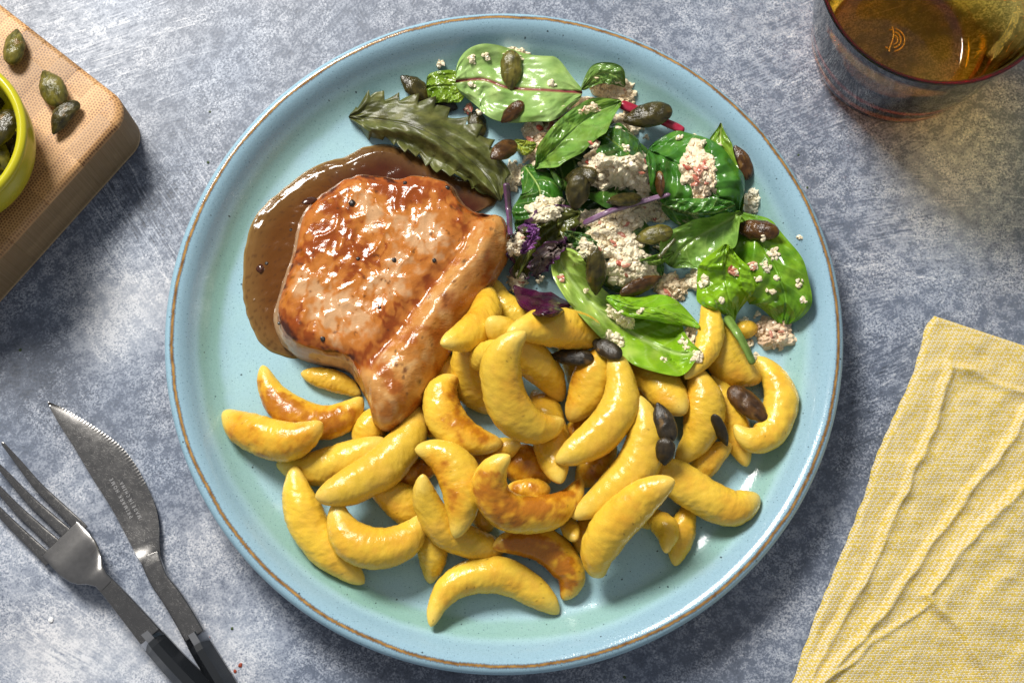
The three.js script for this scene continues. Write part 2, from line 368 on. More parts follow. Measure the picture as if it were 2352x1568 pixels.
// lowest ones
dumpling([[690, 857], [738, 866], [788, 882], [828, 908]], 42, .05, T, 'thin pale dumpling poking out beneath the pork chop by its cut corner');
dumpling([[985, 862], [1030, 850], [1077, 838]], 64, .1, T, 'pale dumpling tip pointing out from beneath the fat edge of the pork');
dumpling([[872, 935], [846, 985], [815, 1020]], 66, .6, .5, 'browned dumpling half under the tip of the pork fat');
dumpling([[958, 900], [985, 960], [1012, 1005]], 62, .9, T, 'dark toasted dumpling in the gap beside the pork fat tip');
dumpling([[890, 1115], [950, 1084], [1005, 1076]], 54, .8, T);
dumpling([[634, 1064], [700, 1077], [770, 1066], [830, 1042], [885, 1008]], 76, .1, 2.6, 'smooth dumpling under the plump one by the gravy');
dumpling([[850, 1118], [900, 1142], [948, 1176], [985, 1216]], 72, .2, 2, 'dumpling bridging behind the bowl bent one');
dumpling([[975, 1178], [992, 1235], [994, 1290], [987, 1340]], 60, .15, 0, 'slim dumpling pointing at the arched one below the heap');
dumpling([[1085, 1140], [1108, 1190], [1129, 1220]], 44, .1, T);
dumpling([[1150, 1050], [1212, 1072], [1265, 1108]], 86, .75, T, 'toasted dumpling deep inside the crisp horseshoe one');
dumpling([[1165, 1118], [1215, 1128], [1265, 1122]], 50, .7, T);
dumpling([[1075, 1052], [1130, 1042], [1195, 1018]], 54, .6, T);
dumpling([[1325, 1115], [1370, 1072], [1412, 1015]], 66, .75, T);
dumpling([[1285, 1025], [1330, 992], [1372, 955]], 56, .8, T);
dumpling([[1285, 780], [1335, 850], [1335, 925]], 64, .4, T);
dumpling([[1136, 640], [1146, 690], [1185, 724], [1250, 726], [1320, 712]], 72, .1, T, 'smooth pale dumpling curving under the dark purple onion slice');
dumpling([[1078, 765], [1076, 830], [1090, 892], [1128, 948]], 80, .4, 0.3, 'broad dumpling between the C curled one and the pork fat');
dumpling([[1395, 1175], [1352, 1220], [1340, 1280]], 62, .4, T);
dumpling([[1296, 1180], [1322, 1240]], 40, .2, T);
dumpling([[1560, 770], [1582, 840], [1592, 905]], 66, .3, T);
dumpling([[1465, 880], [1500, 932], [1548, 946]], 48, .2, T);
dumpling([[1640, 855], [1662, 920], [1690, 990], [1716, 1072]], 70, .3, 2.4, 'straight dumpling with its point on bare plate below the horseshoe one');
dumpling([[1682, 1020], [1638, 1045], [1602, 1085], [1580, 1125]], 58, .25, T, 'pale dumpling lying under the long smooth one by the rim');
dumpling([[1592, 1145], [1572, 1200], [1560, 1250], [1551, 1300]], 54, .15, T, 'slim dumpling with a dark burnt point lying on bare plate');
dumpling([[1465, 1205], [1508, 1194], [1533, 1222], [1530, 1270]], 48, .15, T, 'small hooked dumpling tucked between two longer ones at the heap edge');
dumpling([[1685, 762], [1742, 752]], 38, .1, T, 'short dumpling end under the leaf with the stalk');
// middle
dumpling([[1120, 655], [1114, 720], [1076, 768], [1012, 790]], 72, .35, 2.4, 'round backed dumpling with gravy on it pressed against the pork fat');
dumpling([[602, 838], [622, 900], [668, 948], [735, 970], [795, 952], [832, 912]], 76, .85, 1.9, 'boomerang dumpling with a broad toasted orange belly below the pork');
dumpling([[676, 1068], [684, 1140], [714, 1212], [768, 1280], [837, 1340]], 82, .05, T, 'plain pale yellow dumpling standing out on bare plate by the rim');
dumpling([[776, 1148], [783, 1208], [826, 1252], [888, 1260], [945, 1228], [975, 1178]], 80, .12, T, 'yellow dumpling bent like a bowl around a bare patch of plate');
dumpling([[971, 1088], [976, 1146], [1010, 1206], [1066, 1243], [1125, 1258], [1156, 1256]], 68, .55, 5.4, 'dumpling with a pale blunt end and a browned underside');
dumpling([[1086, 838], [1115, 818], [1155, 790]], 50, .05, T, 'small pale dumpling end poking out behind the C curled one');
dumpling([[1120, 731], [1155, 766], [1210, 812], [1258, 862], [1292, 922]], 82, .35, 5.6, 'glossy dumpling passing beneath the C curled one');
dumpling([[1165, 765], [1228, 754], [1290, 754], [1350, 762], [1392, 775]], 82, .25, T, 'fat smooth dumpling under the stalk of the pale ribbed leaf');
dumpling([[1224, 897], [1250, 940], [1264, 995], [1272, 1055], [1288, 1110]], 76, .2, T, 'dumpling with a pale tip inside the hollow of the C curled one');
dumpling([[1392, 795], [1372, 850], [1346, 908], [1307, 968]], 82, .6, 2.6, 'wedge of dumpling with a toasted flank beside the lone dark seed');
dumpling([[1592, 842], [1614, 900], [1618, 955], [1600, 1010], [1552, 1064]], 80, .2, 2.6, 'curved dumpling between two dark seeds near the horseshoe one');
dumpling([[1448, 795], [1490, 850], [1532, 902], [1574, 950]], 88, .25, 2.4, 'thick dumpling coming out from under the broad lettuce end');
dumpling([[1720, 822], [1772, 858], [1797, 920], [1778, 985], [1730, 1012], [1686, 975]], 70, .15, T, 'dumpling hooked into a horseshoe around the matt brown seed');
dumpling([[1130, 1258], [1190, 1240], [1252, 1252], [1298, 1292], [1312, 1335], [1292, 1378]], 72, 1.0, 2.3, 'deep orange brown dumpling, the most toasted of the heap');
dumpling([[989, 1440], [1014, 1372], [1065, 1328], [1130, 1316], [1195, 1338], [1245, 1372], [1284, 1410]], 74, .3, 2.2, 'arched dumpling lying apart on bare plate next to the deep brown one');
dumpling([[1488, 1062], [1550, 1096], [1620, 1142], [1688, 1166], [1745, 1138]], 80, .12, T, 'long smooth dumpling reaching towards the plate rim with its wide blunt end', { blunt: 1 });
dumpling([[1052, 866], [1020, 892], [1014, 940], [1046, 988], [1100, 1014], [1156, 1018]], 78, .75, 1.0, 'curled dumpling with a toasted inner ridge touching the C curled one');
// upper
dumpling([[512, 945], [562, 984], [626, 1010], [692, 1004], [740, 970]], 84, .55, 1.9, 'plump dumpling with a faint toasted band, farthest out beside the gravy');
dumpling([[723, 1142], [778, 1128], [848, 1094], [910, 1046], [948, 990], [954, 928]], 84, .2, 5.2, 'long curved dumpling with its upper end under the tip of the pork fat', { sink: .003 });
dumpling([[952, 1032], [1004, 1040], [1046, 1076], [1063, 1126], [1059, 1180], [1045, 1236]], 80, .6, 2.4, 'hooked dumpling with an orange inner edge over the blunt ended one');
dumpling([[1172, 1046], [1133, 1080], [1128, 1135], [1168, 1174], [1235, 1182], [1300, 1154], [1337, 1098]], 78, .95, 1.4, 'dumpling bent like a horseshoe with a crisp brown inner face');
dumpling([[1459, 905], [1482, 960], [1484, 1016], [1463, 1068], [1420, 1116], [1365, 1158], [1312, 1188]], 82, .4, 5.6, 'long sickle shaped dumpling beside the wedged dark seeds');
dumpling([[1652, 735], [1654, 790], [1686, 842], [1750, 874]], 86, .3, 2.6, 'thick dumpling leaning on the horseshoe one below the green leaves');
dumpling([[1622, 680], [1633, 750], [1618, 812], [1573, 870]], 54, .15, T, 'narrow dumpling leaning against the lettuce tip');
// on top
dumpling([[1208, 762], [1166, 800], [1150, 860], [1162, 922], [1202, 968], [1248, 982], [1295, 964]], 86, .25, 1.2, 'big clean dumpling curled like a letter C on top of the heap');
dumpling([[1401, 803], [1424, 855], [1427, 912], [1406, 962], [1365, 1007], [1320, 1038], [1275, 1060]], 82, .4, 5.8, 'sickle shaped dumpling with its top end under the dark seed');
dumpling([[1550, 1102], [1496, 1130], [1440, 1176], [1395, 1232], [1370, 1286], [1384, 1324]], 84, .3, 2.0, 'upright dumpling with a stubby turned in end lying across its neighbours');
// ---------------------------------------------------------------- pork chop
{
  const HT = 0.0275, tailP = P(880, 955, .028), top = (x, z) => HT + 0.07 * (x + 0.05) + 0.004 * Math.exp(-((x - tailP.x) ** 2 + (z - tailP.z) ** 2) / .0004);
  const outPx = [[776, 418], [800, 406], [832, 400], [872, 404], [910, 411], [940, 404], [985, 408], [1024, 422], [1036, 436], [1050, 462], [1082, 484], [1112, 488], [1145, 494], [1162, 530], [1158, 575], [1128, 630], [1080, 700], [1040, 765], [1005, 830], [975, 885], [945, 930], [912, 962], [880, 972], [856, 955], [846, 915], [832, 875], [816, 838], [800, 815], [770, 806], [735, 800], [690, 786], [662, 768], [642, 735], [636, 700], [645, 668], [660, 622], [672, 590], [682, 548], [688, 512], [704, 478], [735, 446]];
  const isFatAt = outPx.map(([x, y]) => ss(-20, 60, (x - 812) * 0.0 + ((x + y * .62) - 1372)));
  const out = outPx.map(([x, y]) => P(x, y, HT - 0.002)), curve = new THREE.CatmullRomCurve3(out, true, 'centripetal'), nv = 340, c = P(888, 636, HT);
  const rim = Array.from({ length: nv + 1 }, (_, j) => { const q = (j % nv) / nv * out.length, i = q | 0, p = curve.getPoint((j % nv) / nv), k = 1 + 0.009 * nz((j % nv) / 6, 1, 2) + 0.005 * nz((j % nv) / 2, 4, 2), v = V3(c.x + (p.x - c.x) * k, 0, c.z + (p.z - c.z) * k); v.fat = lerp(isFatAt[i], isFatAt[(i + 1) % out.length], q - i); return v; });
  const seam = [[1128, 480], [1090, 530], [1050, 590], [1000, 652], [945, 722], [895, 790], [850, 838], [805, 850]].map(([x, y]) => { const p = P(x, y, HT); return [p.x, p.z]; });
  const seamD = (x, z) => { let b = 1e9, sg = 1; for (let k = 1; k < seam.length; k++) { const [ax, az] = seam[k - 1], [bx, bz] = seam[k], dx = bx - ax, dz = bz - az, t = cl(((x - ax) * dx + (z - az) * dz) / (dx * dx + dz * dz)), ex = x - ax - dx * t, ez = z - az - dz * t, d = Math.hypot(ex, ez); if (d < b) { b = d; sg = dx * ez - dz * ex < 0 ? 1 : -1; } } return b * sg; };   // + on the fat
  const NT = 90, NS = 20, NB = 4;
  const bumps = (x, z) => 0.0017 * fbm(x * 55, z * 55, 1.5, 3) + 0.00055 * fbm(x * 190, z * 190, 3.3, 3) + 0.0007 * Math.pow(cl(1 - 4 * Math.abs(fbm(x * 95, z * 60, 6.1, 2))), 2);
  const g = gridGeo(NT + NS + NB, nv, (i, j) => {
    const p = rim[j], dx = p.x - c.x, dz = p.z - c.z, L = Math.hypot(dx, dz), F = p.fat, rnd0 = lerp(.0060, .0125, F), drop = lerp(.0030, .0070, F), bulge = lerp(.0012, .0026, F);
    let x, y, z;
    if (i <= NT) {
      const s = i / NT, d = (1 - s) * L;
      x = c.x + dx * s; z = c.z + dz * s;
      y = top(x, z) - drop * Math.pow(1 - cl(d / rnd0), 2.1);
      const q = seamD(x, z);
      y -= 0.0026 * Math.exp(-(((q + .001) / 0.0042) ** 2)) - 0.0016 * Math.exp(-(((q - 0.006) / 0.0055) ** 2));
      y += bumps(x, z) * lerp(1, .6, ss(0, .004, q)) + 0.0007 * fbm(x * 150, z * 150, 8.8, 3) * ss(0, .004, q);
    } else if (i <= NT + NS) {
      const s = (i - NT) / NS, y0 = top(p.x, p.z) - drop + bumps(p.x, p.z), b = bulge * Math.sin(s * Math.PI * .9) + 0.0006 * fbm(p.x * 90 + s * 2, p.z * 90, s * 3, 3) * Math.sin(Math.min(1, s * 4) * T);
      const k = 1 + (b + lerp(0.0036 * s, -0.0028 * s * s, F)) / L;
      x = c.x + dx * k; z = c.z + dz * k; y = lerp(y0, 0.0072, s);
    } else { const s = (i - NT - NS) / NB; const k = 1 + lerp(.0036, -.0028, F) / L; x = c.x + dx * k * (1 - s); z = c.z + dz * k * (1 - s); y = 0.0072; }
    return [x, y, z, x, -z, i > NT ? 0 : 1, ss(NT * .88, NT + 3, i), 0];
  }, { closed: true, flip: true });
  // colour: seared caramel, pale lean, dark crust, translucent fat
  const pos = g.attributes.position, col = g.attributes.color, fatV = new Uint8Array(pos.count);
  const spots = [[735, 560, 62, 1], [800, 545, 70, .9], [770, 590, 60, .6], [960, 440, 85, 1], [900, 420, 60, .9], [1000, 470, 60, .7], [930, 740, 60, .7], [875, 830, 62, 1], [900, 720, 50, .5], [690, 765, 60, .9], [655, 700, 45, .8], [810, 665, 36, .9], [1000, 620, 60, .65], [860, 590, 40, .7], [770, 440, 55, .5],
    [850, 490, 58, -1], [800, 625, 55, -.8], [740, 680, 55, -.8], [960, 545, 70, -.9], [870, 660, 50, -.7], [790, 730, 55, -.7], [1010, 520, 40, -.6], [690, 640, 40, -.3]].map(([x, y, r, a]) => { const p = P(x, y, HT); return [p.x, p.z, r / 5900, a]; });
  for (let k = 0; k < pos.count; k++) {
    const x = pos.getX(k), y = pos.getY(k), z = pos.getZ(k), edge = col.getY(k), isTop = col.getX(k), q = seamD(x, z);
    let m = 0; for (const s of spots) { const d = ((x - s[0]) ** 2 + (z - s[1]) ** 2) / (s[2] * s[2]); if (d < 5) m += s[3] * Math.exp(-d); }
    const n = fbm(x * 75, z * 75, y * 75 + 4, 4), f = fbm(x * 300, z * 300, y * 300, 3), vn = Math.abs(fbm(x * 130, z * 90, 4.4, 3));
    const t = cl(0.44 + 0.42 * m + 0.95 * n + 0.5 * f + 0.25 * ss(.12, 0, vn));
    let lean = mix([0.53, 0.30, 0.145], [0.44, 0.15, 0.025], ss(0.16, 0.55, t));
    lean = mix(lean, [0.24, 0.05, 0.006], ss(0.60, 0.98, t));
    if (isTop > 0.5) lean = mix(lean, mix([0.36, 0.085, 0.010], [0.06, 0.012, 0.004], ss(0.0, 0.35, n + f)), ss(0.12, 0.8, edge * (0.75 + 1.5 * n)));
    else { const s = ss(-0.2, 0.25, n + 0.6 * f); lean = mix([0.40, 0.24, 0.135], [0.54, 0.345, 0.20], s); lean = mix(lean, [0.30, 0.09, 0.018], 0.8 * ss(0.0228, 0.0242, y + 0.014 * n + .006 * f)); }
    let fat = mix([0.41, 0.145, 0.021], [0.57, 0.31, 0.10], cl(0.32 + 1.6 * n + 0.5 * f));
    fat = mix(fat, [0.30, 0.075, 0.009], 0.8 * ss(0.06, 0.24, fbm(x * 95, z * 95, y * 95 + 21, 3)));
    fat = mix(fat, [0.60, 0.40, 0.18], 0.5 * ss(0.05, 0.3, fbm(x * 120, z * 120, y * 120 + 9, 3)));
    fat = mix(fat, [0.10, 0.022, 0.005], ss(0.24, 0.42, n + 0.5 * f) * 0.85);
    fatV[k] = q > 0 ? 1 : 0;
    let r = mix(lean, fat, ss(-.0012, .0016, q));
    if (f > 0.34) r = mix(r, [0.06, 0.025, 0.01], 0.6);
    col.setXYZ(k, r[0], r[1], r[2]);
  }
  const take = (want) => { const ix = g.index.array, keep = []; for (let k = 0; k < ix.length; k += 3) if ((fatV[ix[k]] + fatV[ix[k + 1]] + fatV[ix[k + 2]] >= 2 ? 1 : 0) === want) keep.push(ix[k], ix[k + 1], ix[k + 2]); const o = g.clone(); o.setIndex(keep); return o; };
  stamp(g);
  const glaze = phys({ vertexColors: true, roughness: 0.15, ior: 1.47, bumpMap: rep(pitTex, 24, 24), bumpScale: 0.00016 });
  const fatM = phys({ vertexColors: true, roughness: 0.2, ior: 1.47, bumpMap: rep(pitTex, 22, 30), bumpScale: 0.0003 });
  thing('pork_chop', 'seared pork chop glazed with gravy lying on the plate', 'pork chop', [['lean_meat', take(0), glaze], ['fat_edge', take(1), fatM]]);
  // cracked pepper and roasting bits
  const pep = phys({ color: rgb([0.012, 0.009, 0.008]), roughness: 0.35 });
  let pn = 0;
  for (const [x, y, s, lab] of [[808, 466, 13, 'largest black pepper flake on the pale top of the pork chop'], [741, 778, 10, 'black pepper flake near the seared front corner of the pork'], [905, 597, 9], [822, 594, 7], [997, 598, 8], [1027, 431, 9, 'black pepper flake at the notched upper edge of the pork'], [872, 706, 6], [598, 618, 17, 'round dark lump half sunk in the thin gravy'], [712, 462, 15, 'long dark roasting bit in the gravy beside the pork'], [612, 605, 7], [668, 528, 6], [641, 742, 7], [930, 420, 8]]) {
    const q = P(x, y, HT), h = hAt(q.x, q.z), p = P(x, y, h), r = s / 2 * PXM * 1.1, g2 = new THREE.IcosahedronGeometry(r, 2), a = g2.attributes.position, ln = x === 712;
    for (let k = 0; k < a.count; k++) { const v = V3().fromBufferAttribute(a, k), d = 1 + 0.35 * nz(v.x / r * 1.3 + x, v.y / r * 1.3, v.z / r * 1.3); a.setXYZ(k, v.x * d * (ln ? 2.2 : 1.15), v.y * d * 0.5, v.z * d); }
    g2.rotateY(x * 1.3 * (ln ? 0 : 1) + (ln ? .25 : 0)); g2.translate(p.x, p.y + r * 0.2, p.z); g2.computeVertexNormals();
    thing('pepper_flake', lab ?? 'tiny black pepper speck on the pork chop or its gravy', 'pepper', [['', g2, x === 598 || ln ? phys({ color: rgb([0.05, 0.014, 0.006]), roughness: 0.12 }) : pep]], 'cracked pepper and dark bits on the meat');
  }
}

// ---------------------------------------------------------------- salad
let hb = blurred(7);
const leafM = [0.22, 0.3, 0.4].map((r) => phys({ vertexColors: true, roughness: r, ior: 1.45, bumpMap: rep(pitTex, 26, 26), bumpScale: 0.00011, side: THREE.DoubleSide }));
const vein = (x, w) => 1 - ss(0, w, Math.abs(x));
// spine and half widths in reading pixels; drapes over what is already there
function leafGeo(o) {
  hb = blurred(o.blur ?? 7);
  const c2 = new THREE.CatmullRomCurve3(o.spine.map(([x, y]) => V3(x, y, 0)), false, 'centripetal'), NU = o.nu ?? 110, NV = o.nv ?? 54, q = o.seed ?? 1;
  const wid = (arr, t) => { const k = cl(t, 0, .9999) * (arr.length - 1), i = k | 0, f = k - i, g = f * f * (3 - 2 * f); return lerp(arr[i], arr[i + 1], g); };
  const liftAt = (t) => wid(o.lift ?? [0, 0], t) / 1000;
  const sheet = (under) => gridGeo(NU, NV, (i, j) => {
    const t = i / NU, v = j / NV * 2 - 1, p = c2.getPoint(t), d = c2.getTangent(t), nx = -d.y, ny = d.x;
    const endR = Math.pow(cl(1 - Math.pow(Math.abs(2 * t - 1), o.tip ?? 7)), 0.5);
    let w = (v < 0 ? wid(o.wl, t) : wid(o.wr, t)) * lerp(endR, 1, o.cut ? 1 : 0);
    if (o.serrate) { const k = t * o.serrate + q + (v < 0 ? .37 : 0), saw = k - Math.floor(k), big = nz(t * 6, q, v < 0 ? 1 : 5); w *= 1 + (v < 0 ? 1 : .55) * Math.pow(Math.abs(v), 3) * (0.38 * (saw - .4) + 0.55 * big); }
    w *= 1 + 0.09 * nz(t * 4 + q, v < 0 ? 3 : 9, 1) * Math.abs(v);
    const px = p.x + nx * v * w + (o.frill ? nz(t * 14, v * 2, q) * o.frill * 2 * Math.abs(v) : 0), py = p.y + ny * v * w;
    const sv = t * (o.ribs ?? 6) - Math.abs(v) * (o.slant ?? 1.3) + 0.25 * nz(t * 3, v * 2, q), fr = sv - Math.floor(sv) - .5;
    const mid = vein(v * w, o.rib ?? 3.2), sec = vein(fr, 0.07) * (1 - ss(.75, 1, Math.abs(v))), net = 1 - ss(0, .10, Math.abs(nz(t * 22 + q, v * 9, q)));
    let off = liftAt(t) + (o.dome ?? 0) / 1000 * (1 - v * v) * Math.sin(Math.PI * cl(t * .9 + .05)) + (o.cup ?? 0) / 1000 * v * v + (o.curl ?? 0) / 1000 * v;
    off += (o.puff ?? 0.9) / 1000 * ((0.5 - Math.abs(fr)) * 1.1 * (1 - ss(.8, 1, Math.abs(v))) - 0.7 * mid) + (o.wave ?? 1.2) / 1000 * nz(t * 3.3 + q, v * 1.7, q * 1.7) * 1.5 + 0.35 / 1000 * nz(t * 16, v * 8, q);
    if (o.frill) off += o.frill / 4000 * nz(t * 12 + q, 3, 1) * v * v * 1.4;
    let h = FLOOR + .01;
    let P0;
    for (let it = 0; it < 3; it++) { P0 = P(px, py, h); h = lerp(hAt(P0.x, P0.z, hb), hAt(P0.x, P0.z), o.hug ?? 0.35) + 0.0006 + off; }
    P0 = P(px, py, h);
    const n = fbm(P0.x * 120, P0.z * 120, q, 3), n2 = nz(P0.x * 420, P0.z * 420, q);
    const yl = (a) => a[1] > a[0] * 1.4 && a[0] < .14 ? [a[0] * 1.4 + .006, a[1] * 1.06, a[2]] : a;
    let k = mix(yl(o.col), yl(o.col2 ?? o.col), cl(0.5 + 1.5 * n + (o.grad ? (t - .5) * o.grad : 0)));
    k = mix(k, k.map((x) => x * 0.45), cl(0.42 * net + 0.6 * cl(n2) + 0.5 * cl(2.2 * nz(P0.x * 260, P0.z * 260, q + 4))) * (o.mottle ?? 0.6));
    k = mix(k, [k[0] * 1.5 + .03, k[1] * 1.3 + .03, k[2] * 1.4 + .012], cl(2 * nz(P0.x * 190, P0.z * 190, q + 8)) * .55);
    const rc = o.ribCol ?? [0.36, 0.48, 0.14];
    k = mix(k, rc, sec * (o.secA ?? 0.35)); k = mix(k, o.midCol ?? rc, mid * (o.midA ?? 0.85));
    if (o.rim) k = mix(k, o.rim, ss(o.rimAt ?? .62, .95, Math.abs(v) + 0.25 * n));
    if (under) h -= 0.00045;
    return [P0.x, h, P0.z, P0.x, P0.z, k[0], k[1], k[2]];
  }, { flip: under });
  const a = sheet(false), b = sheet(true);
  a.computeVertexNormals();
  const g = mergeGeometries([a, b]);
  stamp(a);
  return g;
}
let leafSeed = 1;
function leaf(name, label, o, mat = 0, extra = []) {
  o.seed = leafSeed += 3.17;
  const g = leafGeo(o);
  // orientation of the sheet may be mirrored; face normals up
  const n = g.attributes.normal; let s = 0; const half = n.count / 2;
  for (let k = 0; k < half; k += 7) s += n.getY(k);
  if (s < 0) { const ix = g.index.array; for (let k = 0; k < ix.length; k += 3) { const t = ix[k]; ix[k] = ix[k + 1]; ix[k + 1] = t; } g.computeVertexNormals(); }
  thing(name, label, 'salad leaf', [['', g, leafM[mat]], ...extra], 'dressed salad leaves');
}
function stalk(name, label, pts, r, colA, colB, lift = 0.0015, mat = 0) {
  hb = blurred(2);
  const hs = pts.map(([x, y, up]) => { let h = FLOOR + .015; for (let k = 0; k < 3; k++) { const p = P(x, y, h); h = Math.max(hAt(p.x, p.z), hAt(p.x, p.z, hb)) + r * PXM + (up ?? 0) / 1000 + lift; } return h; });
  const g = sweep(pts.map(([x, y], k) => P(x, y, hs[k])), 60, 14, (t, a) => { const e = 0.35 + 0.65 * Math.pow(cl(1 - Math.pow(Math.abs(2 * t - 1), 20)), .5); return [Math.cos(a) * r * PXM * e * lerp(1.1, .85, t), Math.sin(a) * r * PXM * e * .8]; },
    (t, a, p) => mix(colA, colB, cl(0.5 + 0.5 * Math.sin(a * 3 + 1) + 1.2 * fbm(p.x * 300, p.z * 300, t * 9, 2))), (t, a, p) => 0.00025 * nz(p.x * 250, p.z * 250, a));
  stamp(g);
  thing(name, label, 'stalk', [['', g, leafM[mat]]]);
}

// grated apple: heaped shreds, some with red skin
const appleM = phys({ vertexColors: true, roughness: 0.22, ior: 1.4 }), skinM = phys({ vertexColors: true, roughness: 0.3 });
const shredBase = [0, 1, 2].map((s) => { const g = new THREE.IcosahedronGeometry(1, 1), p = g.attributes.position; for (let k = 0; k < p.count; k++) { const v = V3().fromBufferAttribute(p, k), d = 1 + 0.55 * nz(v.x * 1.4 + s * 9, v.y * 1.4, v.z * 1.4); p.setXYZ(k, v.x * d, v.y * d, v.z * d); } g.deleteAttribute('uv'); return g; });
const worley = (x, z) => { const i = Math.floor(x), j = Math.floor(z); let a = 9, id = 0; for (let u = -1; u <= 1; u++) for (let v = -1; v <= 1; v++) { const h = Math.sin((i + u) * 127.1 + (j + v) * 311.7) * 43758.5453, h2 = Math.sin((i + u) * 269.5 + (j + v) * 183.3) * 43758.5453, d = Math.hypot(i + u + (h - Math.floor(h)) - x, j + v + (h2 - Math.floor(h2)) - z); if (d < a) { a = d; id = h2 - Math.floor(h2); } } return [a, id]; };
function shreds(list, n, x, y, rx, ry, ang, o, hmax, red) {
  const c = Math.cos(ang), s = Math.sin(ang), M = new THREE.Matrix4(), Q = new THREE.Quaternion(), E = new THREE.Euler();
  for (let k = 0; k < n; k++) {
    const rho = Math.sqrt(rnd()) * (red ? .8 : 1), th = rnd() * 6.283, u = rho * Math.cos(th), v = rho * Math.sin(th), px = x + (u * rx) * c - (v * ry) * s, py = y + (u * rx) * s + (v * ry) * c;
    let h = FLOOR + .012, p; const up = hmax * (1 - rho * rho) * (red ? 1 : o.name ? rr(.55, 1) : rr(0.8, 1.12));
    for (let i = 0; i < 3; i++) { p = P(px, py, h); h = hAt(p.x, p.z, hb) + up; }
    p = P(px, py, h);
    const sz = (o.size ?? 1) * rr(4.2, 9) * PXM;
    E.set(rr(-.6, .6), rnd() * 6.28, rr(-.6, .6)); Q.setFromEuler(E);
    M.compose(p, Q, red ? V3(sz * 1.2, sz * .32, sz * .6) : V3(sz * rr(.7, 1.15), sz * rr(.5, .8), sz * rr(.6, .95)).multiplyScalar(o.name ? 1.1 : 1.12));
    const g = shredBase[k % 3].clone().applyMatrix4(M), m = g.attributes.position.count, col = new Float32Array(m * 3), w = rnd(), b = rr(.92, 1.05);
    const q = red ? mix([0.42, 0.07, 0.045], [0.60, 0.30, 0.20], w) : mix(mix([0.80, 0.68, 0.46], [0.88, 0.81, 0.62], w), o.tint ?? [0.6, 0.46, 0.3], o.tintA ?? 0.15);
    for (let i = 0; i < m; i++) col.set([q[0] * b, q[1] * b, q[2] * b], i * 3);
    g.setAttribute('color', new THREE.BufferAttribute(col, 3)); g.computeVertexNormals();
    list.push(g);
  }
}
function apple(label, x, y, rx, ry, ang = 0, o = {}) {
  hb = blurred(2);
  const list = [], red = [], hmax = (o.h ?? Math.min(rx, ry) * 0.62) * PXM, c = Math.cos(ang), s = Math.sin(ang);
  shreds(list, o.name ? Math.max(5, Math.round(rx * ry / 12)) : Math.round(rx * ry / 30), x, y, rx, ry, ang, o, hmax, false);
  const nred = o.name ? (o.red ? 4 : 0) : Math.round((o.red ?? .05) * rx * ry / 34);
  shreds(red, nred, x, y, rx, ry, ang, { size: 1.15 }, hmax * 1.25, true);
  let flesh;
  if (!o.name) {                                         // a mound of wet shreds
    rx *= 1.2; ry *= 1.2;
    const N = Math.max(32, Math.round(Math.max(rx, ry) * 1.6)), inside = [];
    const body = gridGeo(N, N, (i, j) => {
      const u = (i / N * 2 - 1) * 1.3, v = (j / N * 2 - 1) * 1.3, th = Math.atan2(v, u), R = 1 + 0.34 * nz(Math.cos(th) * 1.8 + x, Math.sin(th) * 1.8, y) + 0.22 * nz(u * 3.3 + x, v * 3.3, 3), rho = Math.hypot(u, v) / R, px = x + u * rx * c - v * ry * s, py = y + u * rx * s + v * ry * c;
      inside.push(rho < 1.04);
      let h = FLOOR + .012, p, id = 0;
      for (let k = 0; k < 3; k++) {
        p = P(px, py, h);
        const w = worley(p.x * 310 + x, p.z * 310), w2 = worley(p.x * 760 + 5, p.z * 760); id = w[1];
        const fade = ss(1.02, .82, rho);
        h = hAt(p.x, p.z, hb) - 0.0008 * (1 - fade) + hmax * (1 - rho * rho * rho) * (0.72 + 0.6 * nz(p.x * 170, p.z * 170, x)) * fade + fade * ((0.5 - w[0]) * 0.0020 + (id - .5) * 0.0018 + (0.5 - w2[0]) * 0.0012);
      }
      p = P(px, py, h);
      const wv = cl(id * .7 + .3 * (.5 + nz(p.x * 500, p.z * 500, 2))), q = mix(mix([0.80, 0.68, 0.45], [0.88, 0.81, 0.62], wv), o.tint ?? [0.6, 0.46, 0.3], (o.tintA ?? 0.15) * (.5 + id));
      return [p.x, h, p.z, 0, 0, q[0], q[1], q[2]];
    });
    body.setIndex(Array.from(body.index.array).reduce((l, _, k, ix) => { if (k % 3 === 0 && inside[ix[k]] && inside[ix[k + 1]] && inside[ix[k + 2]]) l.push(ix[k], ix[k + 1], ix[k + 2]); return l; }, []));
    body.computeVertexNormals();
    body.deleteAttribute('uv');
    list.push(body.toNonIndexed());
  }
  flesh = mergeGeometries(list);
  const st = flesh.clone(); st.setIndex(Array.from({ length: st.attributes.position.count }, (_, i) => i)); stamp(st);
  const parts = [[red.length ? 'apple_flesh' : '', flesh, appleM]];
  if (red.length) parts.push(['apple_skin', mergeGeometries(red), skinM]);
  thing(o.name ?? 'grated_apple_clump', label, o.name ? 'apple crumb' : 'grated apple', parts, o.group ?? 'clumps of grated apple in the salad');
}
